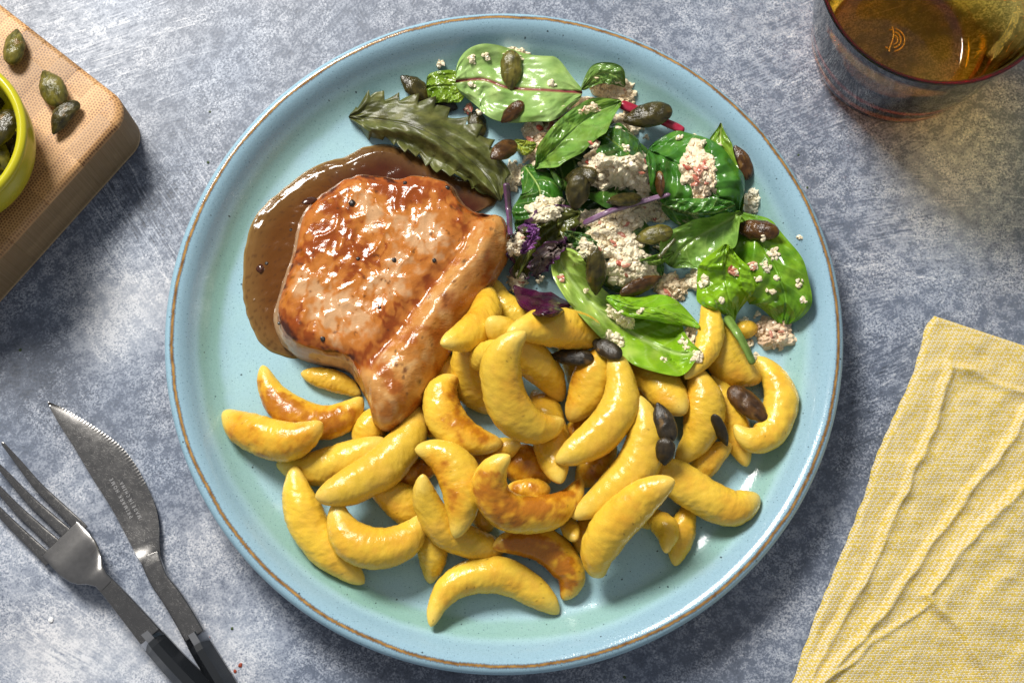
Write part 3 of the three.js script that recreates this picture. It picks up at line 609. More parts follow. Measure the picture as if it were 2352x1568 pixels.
// pumpkin seeds
const seedM = [0.17, 0.23, 0.34].map((r) => phys({ vertexColors: true, roughness: r, ior: 1.48, bumpMap: rep(wrinkleTex, 46, 46), bumpScale: 0.00016 }));
const SEED = { olive: [[0.040, 0.034, 0.008], [0.115, 0.092, 0.018], [0.012, 0.010, 0.005]], brown: [[0.070, 0.028, 0.006], [0.165, 0.072, 0.016], [0.020, 0.009, 0.004]], dark: [[0.026, 0.019, 0.010], [0.058, 0.040, 0.018], [0.008, 0.006, 0.005]], green: [[0.085, 0.078, 0.011], [0.200, 0.168, 0.032], [0.022, 0.019, 0.007]] };
function seedThing(label, x, y, L, W, deg, kind, o = {}) {
  // deg: direction of the pointed end in the photograph, clockwise from the right
  const a = deg * Math.PI / 180, q = x * .37 + y * .11, hl = L / 2 * PXM, hw = W / 2 * PXM, th = hw * (o.fat ?? 0.62);
  let h = (o.h ?? FLOOR + .01), b = 0, c0, ax, azx;
  for (let it = 0; it < 4; it++) {
    c0 = P(x, y, h); const e = P(x + Math.cos(a) * L / 2, y + Math.sin(a) * L / 2, h);
    ax = e.clone().sub(c0).setY(0).normalize();
    if (o.h !== undefined) break;
    const req = []; for (let k = -4; k <= 4; k++) for (const s of [-.4, 0, .4]) { const u = k / 4 * .85 * hl, sx = c0.x + ax.x * u - ax.z * s * hw, sz = c0.z + ax.z * u + ax.x * s * hw; req.push([.5 + k / 8, hAt(sx, sz) + th * 0.55 * Math.sqrt(1 - (k / 4.6) ** 2)]); }
    const r = rest(req, hl * 1.3); h = r[1] + (o.lift ?? 0) / 1000; b = r[2];
  }
  const pitch = Math.atan2(b, 2 * hl) + (o.pitch ?? 0), roll = o.roll ?? rr(-.15, .15);
  const [c1, c2, c3] = SEED[kind].map((c) => c.map((x) => x * (kind === 'green' ? 1 : .72)));
  const NU = 40, NVs = 36;
  const g = gridGeo(NU, NVs, (i, j) => {
    const t = i / NU, s = -Math.cos(t * Math.PI), f = j / NVs * Math.PI * 2;               // s from -1 (round end) to 1 (point)
    let r = Math.pow(cl(1 - Math.pow(Math.abs(s), 2.5)), .5); r = s > 0 ? r * (1 - 0.22 * s * s) : r;
    if (s > 0.9) r = Math.max(r * .8, 0.0);
    let X = s * hl * (s > 0.8 ? 1 + 0.16 * ss(.8, 1, s) : 1), Y = Math.cos(f) * r * hw, Z = Math.sin(f) * r * th;
    const rim = Math.exp(-((Math.sin(f) / .16) ** 2)); Y *= 1 + 0.035 * rim;
    const w = 1 + 0.08 * nz(X * 420 + q, Y * 420, Z * 420) + 0.05 * nz(X * 700 + q, Y * 1700, Z * 900); Y *= w; Z *= w + 0.16 * nz(X * 330, Y * 330 + q, 3);
    if (o.bend) Y += o.bend * PXM * (1 - s * s);
    const n = fbm(X * 330 + q, Y * 330, Z * 330, 3), n2 = nz(X * 240 + q, Y * 900, 7);
    let k = mix(c1, c2, cl(0.35 + 1.7 * n)); k = mix(k, c3, cl(1.5 * n2) * .85); k = mix(k, [0.22, 0.12, 0.03], 0.7 * ss(.22, .42, fbm(X * 200 + q * 2, Y * 260, 5, 3))); k = mix(k, c3, 0.55 * ss(.72, 1, s)); k = mix(k, [0.20, 0.16, 0.07], rim * 0.28);
    return [X, Z, Y, X, Y, k[0], k[1], k[2]];
  }, { closed: true });
  g.rotateX(roll); g.rotateZ(pitch);
  const yaw = Math.atan2(-ax.z, ax.x); g.rotateY(yaw); g.translate(c0.x, h, c0.z);
  const n = g.attributes.normal; // outward check
  const p = g.attributes.position; let s = 0; for (let k = 0; k < p.count; k += 11) s += (p.getX(k) - c0.x) * n.getX(k) + (p.getY(k) - h) * n.getY(k) + (p.getZ(k) - c0.z) * n.getZ(k);
  if (s < 0) { const ix = g.index.array; for (let k = 0; k < ix.length; k += 3) { const t = ix[k]; ix[k] = ix[k + 1]; ix[k + 1] = t; } for (let k = 0; k < n.count; k++) n.setXYZ(k, -n.getX(k), -n.getY(k), -n.getZ(k)); }
  if (o.h === undefined) stamp(g);
  thing('pumpkin_seed', label, 'pumpkin seed', [['', g, seedM[o.mat ?? (kind === 'dark' ? 2 : 0)]]], o.group ?? 'roasted pumpkin seeds on the plate');
}
// ---- bottom of the salad
seedThing('olive seed half under the flat green leaf end, on bare plate', 957, 204, 84, 48, 215, 'olive', { mat: 0 });
seedThing('dark seed wedged under the frilled olive leaf and small green leaf', 1020, 238, 60, 40, 20, 'dark');
leaf('spinach_leaf', 'small bright green leaf end folded out from under the pale leaf', { spine: [[1070, 200], [1024, 196], [979, 200]], wl: [36, 39, 36], wr: [34, 36, 30], col: [0.075, 0.19, 0.012], col2: [0.12, 0.27, 0.02], lift: [4, 3, 1.5], dome: 2, ribs: 3, secA: .1, midA: .2, tip: 9 });
seedThing('dark olive seed hidden upright under the pale leaf edge', 1096, 288, 72, 44, 80, 'olive');
leaf('salad_leaf', 'dark green crumpled leaf beside the purple stalk', { spine: [[1205, 380], [1240, 440], [1222, 500], [1196, 545]], wl: [26, 52, 50, 20], wr: [24, 44, 50, 24], col: [0.012, 0.085, 0.008], col2: [0.03, 0.16, 0.016], lift: [4, 10, 8, 3], dome: 3, ribs: 8, puff: 1.5, mottle: .8 });
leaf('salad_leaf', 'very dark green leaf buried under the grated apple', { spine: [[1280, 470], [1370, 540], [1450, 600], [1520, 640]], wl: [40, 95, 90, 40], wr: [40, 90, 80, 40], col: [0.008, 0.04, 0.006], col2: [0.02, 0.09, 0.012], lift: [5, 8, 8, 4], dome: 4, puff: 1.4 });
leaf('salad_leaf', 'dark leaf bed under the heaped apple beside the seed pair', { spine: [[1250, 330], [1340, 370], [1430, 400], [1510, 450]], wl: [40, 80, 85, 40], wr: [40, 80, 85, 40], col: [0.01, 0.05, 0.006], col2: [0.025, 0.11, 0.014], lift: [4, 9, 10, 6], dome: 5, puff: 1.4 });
leaf('oak_leaf_lettuce', 'olive lettuce leaf with frilled purple edge above the onion slice', { spine: [[1330, 490], [1270, 520], [1222, 565], [1188, 640]], wl: [30, 46, 48, 26], wr: [30, 50, 50, 24], col: [0.05, 0.06, 0.008], col2: [0.09, 0.10, 0.014], rim: [0.085, 0.028, 0.085], rimAt: .6, frill: 9, lift: [6, 8, 7, 4], dome: 3, wave: 2, midA: .2, secA: .1 });
leaf('serrated_lettuce_leaf', 'dark olive lettuce leaf with jagged edge dipping into the gravy', { spine: [[800, 268], [860, 272], [930, 284], [1000, 312], [1065, 355], [1118, 405], [1150, 462]], wl: [16, 58, 64, 62, 64, 58, 14], wr: [12, 44, 54, 60, 54, 42, 10], serrate: 13, col: [0.055, 0.058, 0.010], col2: [0.115, 0.130, 0.032], ribCol: [0.03, 0.03, 0.012], ribs: 9, slant: 1.6, secA: .55, midA: .6, rib: 2.5, lift: [3, 5, 6, 6, 6, 6, 5], cup: -2, dome: 3, puff: .8, wave: 3.4, mottle: 1, cut: 0, tip: 12 }, 2);
leaf('salad_leaf', 'rounded dark spinach leaf standing behind the two stacked seeds', { spine: [[1470, 380], [1435, 345], [1400, 318], [1378, 300]], wl: [20, 42, 44, 26], wr: [22, 40, 44, 26], col: [0.014, 0.085, 0.010], col2: [0.035, 0.15, 0.022], lift: [6, 9, 10, 8], dome: 3, ribCol: [0.22, 0.34, 0.05] });
apple('apple heap with pink skin tucked beside the folded leaf', 1250, 300, 42, 70, .35, { red: .1, h: 44, tint: [0.7, 0.42, 0.27], tintA: .3 });
leaf('chard_leaf', 'large pale green leaf with a crimson midrib carrying two seeds', { spine: [[1338, 212], [1262, 207], [1165, 200], [1110, 182], [1046, 186]], wl: [32, 70, 80, 66, 40], wr: [24, 78, 84, 86, 56], col: [0.19, 0.34, 0.075], col2: [0.30, 0.45, 0.15], ribCol: [0.20, 0.30, 0.07], midCol: [0.22, 0.016, 0.045], rib: 6, midA: 1, ribs: 5, secA: .3, lift: [11, 10, 8, 7, 5], dome: 3, puff: 1.2, tip: 9, mottle: .35, hug: .1 });
leaf('salad_leaf', 'small twin green leaf standing at the plate rim end of the crimson stalk', { spine: [[1336, 205], [1378, 168], [1410, 172], [1436, 198]], wl: [10, 24, 26, 8], wr: [10, 24, 24, 8], col: [0.08, 0.19, 0.03], col2: [0.14, 0.27, 0.06], lift: [6, 9, 9, 5] });
stalk('chard_stalk', 'crimson chard stalk running under the large olive seed', [[1425, 238], [1500, 268], [1572, 300]], 11, [0.27, 0.008, 0.028], [0.42, 0.03, 0.07], .004);
apple('cream apple clump against the small twin leaf by the plate rim', 1414, 208, 48, 28, .3, { red: .05, tint: [0.74, 0.56, 0.33], tintA: .5 });
apple('apple clump behind the large olive seed on the crimson stalk', 1440, 284, 34, 22, .2, { red: .03 });
leaf('spinach_leaf', 'long spinach leaf folded lengthwise with apple on its upper end', { spine: [[1228, 388], [1262, 352], [1310, 305], [1362, 262], [1428, 232]], wl: [8, 34, 40, 36, 14], wr: [8, 38, 50, 52, 16], col: [0.075, 0.20, 0.022], col2: [0.15, 0.31, 0.06], ribCol: [0.25, 0.4, 0.12], lift: [1, 4, 6, 7, 5], cup: 3, dome: 2, puff: 1.0, hug: .3 });
apple('apple strip lying on the folded spinach leaf', 1340, 242, 44, 17, -.1, { red: .12, tint: [0.75, 0.5, 0.33], tintA: .3 });
apple('apple heap between the folded leaf and the seed pair', 1380, 392, 46, 38, .2, { red: .05, h: 44 });
apple('apple heap touching the round glossy spinach leaf', 1464, 396, 48, 40, -.1, { red: .05, h: 46 });
apple('narrow apple heap above the purple stalk', 1181, 402, 18, 32, .1, { red: .02 });
apple('apple dollop resting on the crumpled dark leaf', 1255, 480, 38, 27, -.2, { red: .01, tint: [0.6, 0.55, 0.38], tintA: .4 });
apple('apple heap between the glossy leaf fold and the thin olive stalk', 1500, 478, 42, 28, .3, { red: .06 });
leaf('kale_scrap', 'dark ruffled green scrap between the lilac stalk and the upright seed', { spine: [[1296, 532], [1345, 560], [1382, 592]], wl: [8, 22, 8], wr: [8, 24, 8], col: [0.012, 0.06, 0.01], col2: [0.03, 0.12, 0.02], lift: [6, 9, 8], frill: 5 }, 1);
leaf('salad_leaf', 'yellowish green leaf corner under the brown seed near the apple', { spine: [[1180, 322], [1205, 338], [1232, 330]], wl: [8, 18, 8], wr: [8, 18, 8], col: [0.16, 0.22, 0.01], col2: [0.24, 0.28, 0.03], lift: [2, 3, 3] });
apple('flat apple spread just above the lilac stalk', 1362, 500, 34, 16, -.1, { red: .08 });
apple('apple heap just below the lilac stalk', 1434, 505, 50, 28, -.2, { red: .06 });
apple('widest apple heap, in the middle of the salad', 1405, 560, 72, 34, .05, { red: .07 });
apple('apple heap between the upright seed and the brown pointed seed', 1448, 616, 54, 42, 0, { red: .07 });
apple('apple scraps beside the pale leaf base and upright seed', 1340, 610, 30, 34, .2, { red: .06, tint: [.7, .66, .4], tintA: .4 });
apple('apple heap under the light leaf fold with pink skin bits', 1556, 580, 46, 22, .2, { red: .14 });
leaf('spinach_leaf', 'bright leaf tip with yellowish rib behind the round glossy leaf', { spine: [[1656, 281], [1655, 340], [1672, 420], [1690, 500]], wl: [5, 28, 34, 26], wr: [5, 32, 36, 26], col: [0.07, 0.22, 0.015], col2: [0.13, 0.32, 0.03], ribCol: [0.34, 0.42, 0.10], rib: 5, lift: [3, 7, 9, 6], cup: 2 });
leaf('spinach_leaf', 'round glossy deep green leaf carrying the red flecked apple clump', { spine: [[1488, 345], [1535, 365], [1590, 400], [1645, 445], [1690, 500]], wl: [38, 72, 92, 80, 40], wr: [42, 84, 96, 82, 30], col: [0.012, 0.105, 0.008], col2: [0.04, 0.19, 0.02], ribCol: [0.09, 0.24, 0.05], ribs: 7, lift: [3, 6, 8, 7, 3], dome: 6, puff: 2.3, wave: 1.6, tip: 5, mottle: .5, hug: .1 });
leaf('salad_leaf', 'deep green leaf fold below the round glossy leaf', { spine: [[1520, 470], [1580, 490], [1640, 488], [1690, 470]], wl: [20, 36, 36, 16], wr: [18, 30, 28, 12], col: [0.015, 0.12, 0.010], col2: [0.05, 0.2, 0.03], lift: [5, 6, 6, 4], dome: 3, puff: 1.6 });
leaf('spinach_leaf', 'bright green outermost leaf curling toward the plate rim', { spine: [[1690, 485], [1738, 545], [1785, 625], [1806, 690], [1800, 745]], wl: [16, 52, 66, 60, 34], wr: [20, 78, 96, 84, 36], col: [0.05, 0.20, 0.008], col2: [0.11, 0.30, 0.012], ribCol: [0.2, 0.4, 0.05], ribs: 6, lift: [8, 10, 10, 7, 3], dome: 6, puff: 2.0, mottle: .7, hug: .12 });
leaf('spinach_leaf', 'light green leaf with a thick pale rib beside the shiny brown seed', { spine: [[1708, 486], [1655, 515], [1604, 543], [1560, 578], [1540, 612]], wl: [10, 62, 92, 70, 26], wr: [8, 24, 40, 50, 30], col: [0.085, 0.22, 0.025], col2: [0.19, 0.36, 0.07], ribCol: [0.30, 0.44, 0.11], rib: 7, ribs: 4, lift: [9, 9, 9, 7, 4], cup: 3, puff: 1.2, hug: .15 });
leaf('spinach_leaf', 'yellow green pointed leaf hanging over the dumplings with a red crumb', { spine: [[1668, 560], [1664, 620], [1672, 672], [1688, 738]], wl: [18, 58, 64, 6], wr: [16, 62, 72, 8], col: [0.11, 0.29, 0.006], col2: [0.19, 0.40, 0.012], ribCol: [0.26, 0.46, 0.05], lift: [10, 10, 9, 3], dome: 4, puff: 1.2, mottle: .4, hug: .15 });
stalk('spinach_stalk', 'green leaf stalk with crumbs hanging onto the dumplings', [[1668, 728, 3], [1700, 775, 3], [1731, 836, 1]], 10, [0.10, 0.17, 0.03], [0.20, 0.33, 0.07], .001);
apple('pinkish apple lump lying alone on the plate by the outermost leaf', 1780, 768, 40, 32, .1, { red: .06, tint: [0.62, 0.36, 0.22], tintA: .5, h: 34 });
apple('wet white apple scrap between leaf and plate rim', 1727, 462, 18, 28, .2, { red: 0, tint: [.7, .68, .55], tintA: .6 });
apple('apple patch on the edge of the yellow green leaf', 1600, 643, 26, 18, .1, { red: .02 });
apple('brownish apple clump behind the pale lettuce leaf', 1543, 662, 33, 30, 0, { red: .08, tint: [0.55, 0.36, 0.17], tintA: .45 });
// onion, bottom leaf
leaf('red_onion_slice', 'shiny dark purple onion slice lying on the dumplings', { spine: [[1180, 655], [1218, 690], [1262, 704], [1312, 700]], wl: [8, 26, 34, 12], wr: [12, 26, 24, 8], col: [0.018, 0.003, 0.008], col2: [0.075, 0.006, 0.045], midA: 0, secA: 0, puff: 0, wave: .6, lift: [5, 7, 8, 7], dome: 5, mottle: .2, tip: 6 }, 0);
apple('small apple knot at the frilled purple leaf tip', 1188, 645, 20, 20, 0, { red: .1 });
apple('apple scrap beside the pork on the purple stalk', 1186, 562, 20, 26, .3, { red: .1 });
leaf('romaine_leaf', 'pale ribbed lettuce leaf turning bright green at its broad end', { spine: [[1282, 572], [1302, 625], [1352, 690], [1420, 745], [1490, 785], [1560, 812], [1612, 808]], wl: [52, 50, 42, 46, 70, 66, 16], wr: [26, 34, 38, 48, 62, 54, 14], col: [0.28, 0.42, 0.075], col2: [0.12, 0.33, 0.010], grad: 2.6, ribCol: [0.38, 0.50, 0.17], rib: 7, ribs: 9, lift: [7, 8, 6, 5, 5, 4, 3], dome: 3, cup: 1, puff: 1.4, wave: 1.6, mottle: .3, hug: .25 });
leaf('romaine_leaf', 'bright green upper fold of lettuce above the pale ribbed leaf', { spine: [[1392, 682], [1450, 704], [1525, 712], [1608, 752]], wl: [12, 24, 34, 12], wr: [12, 24, 28, 10], col: [0.12, 0.33, 0.010], col2: [0.19, 0.42, 0.02], lift: [7, 8, 8, 4], dome: 4, puff: .8, mottle: .3, midA: .2 });
apple('apple smear in the groove of the pale ribbed leaf', 1425, 728, 34, 14, .6, { red: .03, h: 10 });
apple('apple clump hanging off the pale ribbed leaf over the dumplings', 1408, 782, 26, 18, .5, { red: .02 });
apple('white apple scrap near the broad end of the lettuce leaf', 1580, 775, 14, 27, .3, { red: .04, h: 10 });
apple('apple scrap at the very tip of the lettuce leaf', 1602, 815, 11, 15, .2, { red: 0, h: 8 });
apple('apple clump behind the upright olive seed at the plate rim', 1186, 122, 26, 14, .1, { red: 0 });
apple('red flecked apple clump perched on the round glossy leaf', 1604, 390, 38, 60, -.3, { red: .22, tint: [0.72, 0.42, 0.28], tintA: .25 });
leaf('oak_leaf_lettuce', 'grey purple curled lettuce flap over the pale leaf base', { spine: [[1304, 562], [1262, 580], [1236, 612], [1232, 640]], wl: [8, 24, 24, 8], wr: [8, 26, 22, 8], col: [0.10, 0.075, 0.075], col2: [0.16, 0.12, 0.12], rim: [0.10, 0.03, 0.10], lift: [5, 6, 5, 3], frill: 5, midA: .1, secA: .1 }, 1);
leaf('oak_leaf_lettuce', 'curly violet lettuce rim next to the end of the pork', { spine: [[1206, 512], [1226, 528], [1220, 556], [1196, 582]], wl: [6, 12, 12, 6], wr: [6, 13, 12, 6], col: [0.12, 0.03, 0.15], col2: [0.24, 0.10, 0.27], lift: [6, 8, 7, 4], frill: 7, midA: 0, secA: 0 });
stalk('lettuce_stalk', 'upright dark purple stalk beside the end of the pork', [[1162, 420, 1], [1168, 480, 2], [1172, 540, 1]], 7.5, [0.05, 0.045, 0.035], [0.13, 0.05, 0.13], .002);
stalk('lettuce_stalk', 'thin lilac stalk laid across the grated apple', [[1340, 513, 3], [1400, 486, 2], [1470, 464, 2], [1540, 446, 3]], 6.5, [0.13, 0.055, 0.12], [0.33, 0.22, 0.33], .002);
leaf('salad_leaf', 'small torn green strip on the apple by the light leaf', { spine: [[1470, 600], [1510, 596], [1548, 580]], wl: [5, 12, 6], wr: [5, 12, 6], col: [0.06, 0.2, 0.02], col2: [0.13, 0.3, 0.04], lift: [1, 2, 2] });
stalk('lettuce_stalk', 'short thin olive stalk beside the plain olive seed', [[1512, 592, 1], [1552, 548, 2]], 5, [0.06, 0.065, 0.02], [0.12, 0.12, 0.04], .001);
// seeds on top
seedThing('upright olive seed on the large pale leaf with crimson midrib', 1174, 157, 88, 50, 90, 'green', { mat: 1 });
seedThing('brown glossy seed low on the large pale leaf', 1178, 256, 66, 34, 143, 'brown');
seedThing('brown seed between the jagged leaf and the apple heap', 1158, 344, 78, 46, 140, 'brown', { lift: 2 });
seedThing('largest olive seed, crossing the crimson stalk', 1492, 264, 110, 58, 168, 'olive', { lift: 1 });
seedThing('seed standing on edge between leaf and plate rim', 1705, 376, 80, 44, 245, 'brown', { mat: 1 });
seedThing('lower of two stacked seeds on the apple', 1337, 406, 80, 50, 185, 'olive', { mat: 1 });
seedThing('upper of two stacked seeds on the apple', 1327, 438, 78, 52, 100, 'olive', { mat: 2 });
seedThing('long seed lying under the lilac stalk', 1436, 458, 98, 38, 160, 'olive', { mat: 1, roll: .5 });
seedThing('narrow seed on edge against the round glossy leaf', 1516, 421, 58, 26, 85, 'brown', { mat: 1, roll: .8 });
seedThing('plain smooth olive seed on the apple beside the thin stalk', 1505, 540, 82, 43, 170, 'green', { mat: 1 });
seedThing('shiny red brown seed on the outermost bright leaf', 1741, 528, 100, 46, 194, 'brown', { fat: .8 });
seedThing('dark olive seed pointing down beside the pale leaf base', 1369, 622, 100, 46, 88, 'olive');
seedThing('brown pointed seed on edge above the lettuce fold', 1469, 657, 100, 36, -24, 'brown', { roll: .5 });
seedThing('dark green seed lying alone across the dumplings', 1317, 820, 92, 40, 186, 'dark', { mat: 1 });
seedThing('dark seed half hidden under the pale ribbed leaf', 1396, 802, 76, 40, 215, 'dark');
seedThing('matt brown seed inside the horseshoe dumpling', 1716, 926, 108, 52, 42, 'brown', { mat: 2 });
seedThing('dark wrinkled seed wedged upright between dumplings', 1527, 974, 86, 46, 250, 'dark');
seedThing('black stubby seed under the wedged wrinkled one', 1528, 1034, 58, 42, 90, 'dark');
seedThing('thin dark seed on edge in a gap of the dumplings', 1654, 985, 80, 30, 60, 'dark', { roll: .7 });
// crumbs
for (const [x, y, r, rd, lab] of [[1083, 194, 9, 0, 'white apple crumb on the pale leaf beside its midrib end'], [1077, 249, 9, 1, 'red apple crumb at the lower edge of the pale leaf'], [1103, 257, 8, 0], [1268, 190, 9, 0], [1013, 144, 10, 0, 'apple crumb on the small folded leaf end'], [1085, 137, 12, 0], [1116, 130, 10, 0], [1560, 316, 8, 0], [1612, 330, 12, 0], [1646, 335, 9, 0], [1484, 314, 9, 0], [1686, 622, 11, 1, 'red apple crumb in the middle of the yellow green leaf'], [1733, 610, 10, 1, 'red apple crumb between the two bright leaves'], [1780, 585, 14, 0], [1760, 612, 13, 0], [1740, 640, 9, 0], [1785, 640, 6, 0], [1770, 668, 9, 0], [1838, 648, 11, 0], [1752, 545, 8, 0], [1740, 725, 9, 0], [1710, 735, 10, 0], [1722, 790, 9, 0], [1733, 818, 11, 0], [1524, 826, 9, 0], [1470, 715, 7, 0], [1545, 735, 5, 0], [1350, 665, 8, 0], [1288, 640, 10, 1, 'pink apple crumb on the pale ribbed leaf'], [1838, 545, 6, 0], [1848, 690, 7, 0], [1240, 640, 10, 0], [1365, 330, 12, 1, 'pink apple crumb beside the long folded spinach leaf'], [1440, 340, 10, 0], [1660, 690, 7, 0]])
  apple(lab ?? 'pale apple crumb stuck to ' + (x < 1300 && y < 300 ? 'the large pale leaf' : x > 1640 && y > 500 && y < 700 ? 'the bright leaves next to the shiny brown seed' : y > 700 ? 'the lowest leaves over the dumplings' : y < 345 ? 'the leaves round the red flecked clump' : 'the pale lettuce beside the onion'), x, y, r, r * .8, 0, { name: 'apple_crumb', group: 'apple crumbs on the leaves', red: rd ? .6 : 0, per: 7, size: .75, h: r * .5 });
// ---------------------------------------------------------------- cutting board of glued end grain blocks
const BH = 0.030;
{
  const corner = P(306, 247, BH), A = P(0, 8, BH), e1 = A.clone().sub(corner).setY(0).normalize(), e2 = V3(-e1.z, 0, e1.x);   // e1 along one edge, e2 along the other
  if (e2.dot(P(0, 640, BH).sub(corner)) < 0) e2.negate();
  const LX = 0.192, LY = 0.150, rad = 0.011, bev = 0.0028;
  const at = (u, v, y) => V3(corner.x + e1.x * u + e2.x * v, y, corner.z + e1.z * u + e2.z * v);
  // distance from (u, v) along (du, dv) to the outline inset by k
  const ray = (u, v, du, dv, k) => {
    let lo = 0, hi = 0.3;
    const inside = (s) => { const a = u + du * s, b = v + dv * s, qx = Math.abs(a - LX / 2) - (LX / 2 - k - rad), qy = Math.abs(b - LY / 2) - (LY / 2 - k - rad); return Math.hypot(Math.max(qx, 0), Math.max(qy, 0)) + Math.min(Math.max(qx, qy), 0) - rad <= 0; };
    for (let i = 0; i < 26; i++) { const m = (lo + hi) / 2; inside(m) ? lo = m : hi = m; }
    return lo;
  };
  const dots = (dens) => tex(256, 512, (i, j) => {        // cut bamboo fibres: crowded at one side of each strip
    const v = i / 256, u = j / 512, g = 0.35 + 0.65 * Math.pow(v, 1.3);
    const x = u * 17, y = v * 8, row = Math.floor(y), ox = (row & 1) * .5, cx = Math.floor(x + ox), jx = 0.25 * nz(cx * 3.1, row * 2.7, dens), jy = 0.25 * nz(cx * 2.3, row * 3.9, dens + 4);
    const d = Math.hypot(x + ox - cx - .5 - jx, (y - row - .5 - jy)), s = (1 - ss(0.20, 0.42, d)) * (1 - 0.55 * (1 - ss(0.04, 0.18, d)));
    const b = mix([0.60, 0.355, 0.155], [0.46, 0.235, 0.085], g * 0.55 + 0.3 * fbm(u * 3, v * 3, dens, 2));
    return mix(b, [0.11, 0.04, 0.012], s * (0.45 + 0.55 * g));
  }, true, THREE.ClampToEdgeWrapping);
  const T3 = [dots(1), dots(5), dots(9)];
  const fib = tex(512, 64, (i, j) => { const n = nz(i / 3.3, j / 160, 1), n2 = nz(i / 14, j / 200, 3), k = mix([0.52, 0.35, 0.18], [0.62, 0.44, 0.25], cl(.5 + n2)); return mix(k, [0.22, 0.11, 0.04], 0.75 * ss(0.28, 0.6, n)); });
  const tops = [1, .80, 1.16, .68].flatMap((b) => T3.map((t) => phys({ map: t, color: rgb([b, b * .98, b * .96]), roughness: 0.52 })));
  const side = phys({ map: rep(fib, 40, 14), roughness: 0.6 });
  const board = new THREE.Group(); board.name = 'cutting_board'; board.position.copy(at(LX / 2, LY / 2, 0)); board.userData = { label: 'thick end grain bamboo cutting board holding the yellow bowl', category: 'cutting board' };
  scene.add(board);
  const BW = 0.0095, BD = 0.0205, nx = Math.ceil(LX / BW), ny = Math.ceil(LY / BD) + 1, joint = 0.000006;
  const levels = [[0, 0.0006], [0, 0.002]];                // [inset, height]
  for (let k = 0; k <= 5; k++) { const a = k / 5 * T; levels.push([bev * (1 - Math.cos(a)), BH - bev + bev * Math.sin(a)]); }
  for (let iy = 0; iy < ny; iy++) for (let ix = 0; ix < nx; ix++) {
    const off = (ix % 2) * BD * 0.46 - BD * .5;
    let u0 = ix * BW, u1 = u0 + BW, v0 = iy * BD + off, v1 = v0 + BD;
    if (iy === ny - 1) v1 = LY + .001;
    v0 = Math.max(v0, 0); v1 = Math.min(v1, LY); u1 = Math.min(u1, LX);
    if (v1 - v0 < .001 || u1 - u0 < .001) continue;
    let cu = (u0 + u1) / 2, cv = (v0 + v1) / 2;
    const border = u0 < rad + .001 || v0 < rad + .001 || u1 > LX - rad - .001 || v1 > LY - rad - .001;
    if (border) { cu = lerp(cu, LX / 2, .03); cv = lerp(cv, LY / 2, .03); }
    if (ray(cu, cv, 1, 0, bev) <= 0.0002) continue;
    const angs = border ? Array.from({ length: 180 }, (_, k) => k / 180 * Math.PI * 2) : [];
    for (const [a, b] of [[u0, v0], [u1, v0], [u1, v1], [u0, v1]]) angs.push((Math.atan2(b - cv, a - cu) + Math.PI * 2) % (Math.PI * 2));
    angs.sort((p, q) => p - q);
    const lv = border ? levels : [levels[0], levels[levels.length - 1].map((x, i) => i ? x : 0)];
    const pos = [], uv = [], idx = [], n = angs.length, gs = [];
    const pt = (a, k) => { const du = Math.cos(a), dv = Math.sin(a); let s = Math.min(du > 1e-9 ? (u1 - joint - cu) / du : du < -1e-9 ? (u0 + joint - cu) / du : 9, dv > 1e-9 ? (v1 - joint - cv) / dv : dv < -1e-9 ? (v0 + joint - cv) / dv : 9); if (border) s = Math.min(s, ray(cu, cv, du, dv, k)); return [cu + du * s, cv + dv * s]; };
    const flipU = rnd() < .5, flipV = rnd() < .35;
    const tuv = (a, b) => { let x = (a - u0) / BW, y = (b - v0) / BD; if (flipU) x = 1 - x; if (flipV) y = 1 - y; return [x, y]; };
    const o = board.position;
    const put = (a, b, y, t) => { const p = at(a, b, y); pos.push(p.x - o.x, p.y - o.y, p.z - o.z); uv.push(...t); return pos.length / 3 - 1; };
    // sides, then the rounded shoulder and the top
    const cut = border ? 2 : lv.length - 1;
    for (let l = 0; l < cut; l++) for (let k = 0; k < n; k++) {
      const [a0, b0] = pt(angs[k], lv[l][0]), [a1, b1] = pt(angs[(k + 1) % n], lv[l][0]), [c0, d0] = pt(angs[k], lv[l + 1][0]), [c1, d1] = pt(angs[(k + 1) % n], lv[l + 1][0]);
      const i0 = put(a0, b0, lv[l][1], [(a0 - b0), lv[l][1]]), i1 = put(a1, b1, lv[l][1], [(a1 - b1), lv[l][1]]), i2 = put(c0, d0, lv[l + 1][1], [(c0 - d0), lv[l + 1][1]]), i3 = put(c1, d1, lv[l + 1][1], [(c1 - d1), lv[l + 1][1]]);
      idx.push(i0, i2, i1, i1, i2, i3);
    }
    gs.push(idx.length);
    let ring = null;
    for (let l = cut; l < lv.length; l++) {
      const cur = angs.map((a) => { const [x, y] = pt(a, lv[l][0]); return put(x, y, lv[l][1], tuv(x, y)); });
      if (ring) for (let k = 0; k < n; k++) { const k1 = (k + 1) % n; idx.push(ring[k], cur[k], ring[k1], ring[k1], cur[k], cur[k1]); }
      ring = cur;
    }
    if (border) { // bridge the side wall to the shoulder
      const low = angs.map((a) => { const [x, y] = pt(a, lv[1][0]); return put(x, y, lv[1][1], [x - y, lv[1][1]]); }), up = angs.map((a) => { const [x, y] = pt(a, lv[2][0]); return put(x, y, lv[2][1], [x - y, lv[2][1]]); });
      const extra = []; for (let k = 0; k < n; k++) { const k1 = (k + 1) % n; extra.push(low[k], up[k], low[k1], low[k1], up[k], up[k1]); }
      idx.splice(gs[0], 0, ...extra); gs[0] += extra.length;
    }
    const cc = put(cu, cv, BH, tuv(cu, cv)); for (let k = 0; k < n; k++) idx.push(ring[k], cc, ring[(k + 1) % n]);
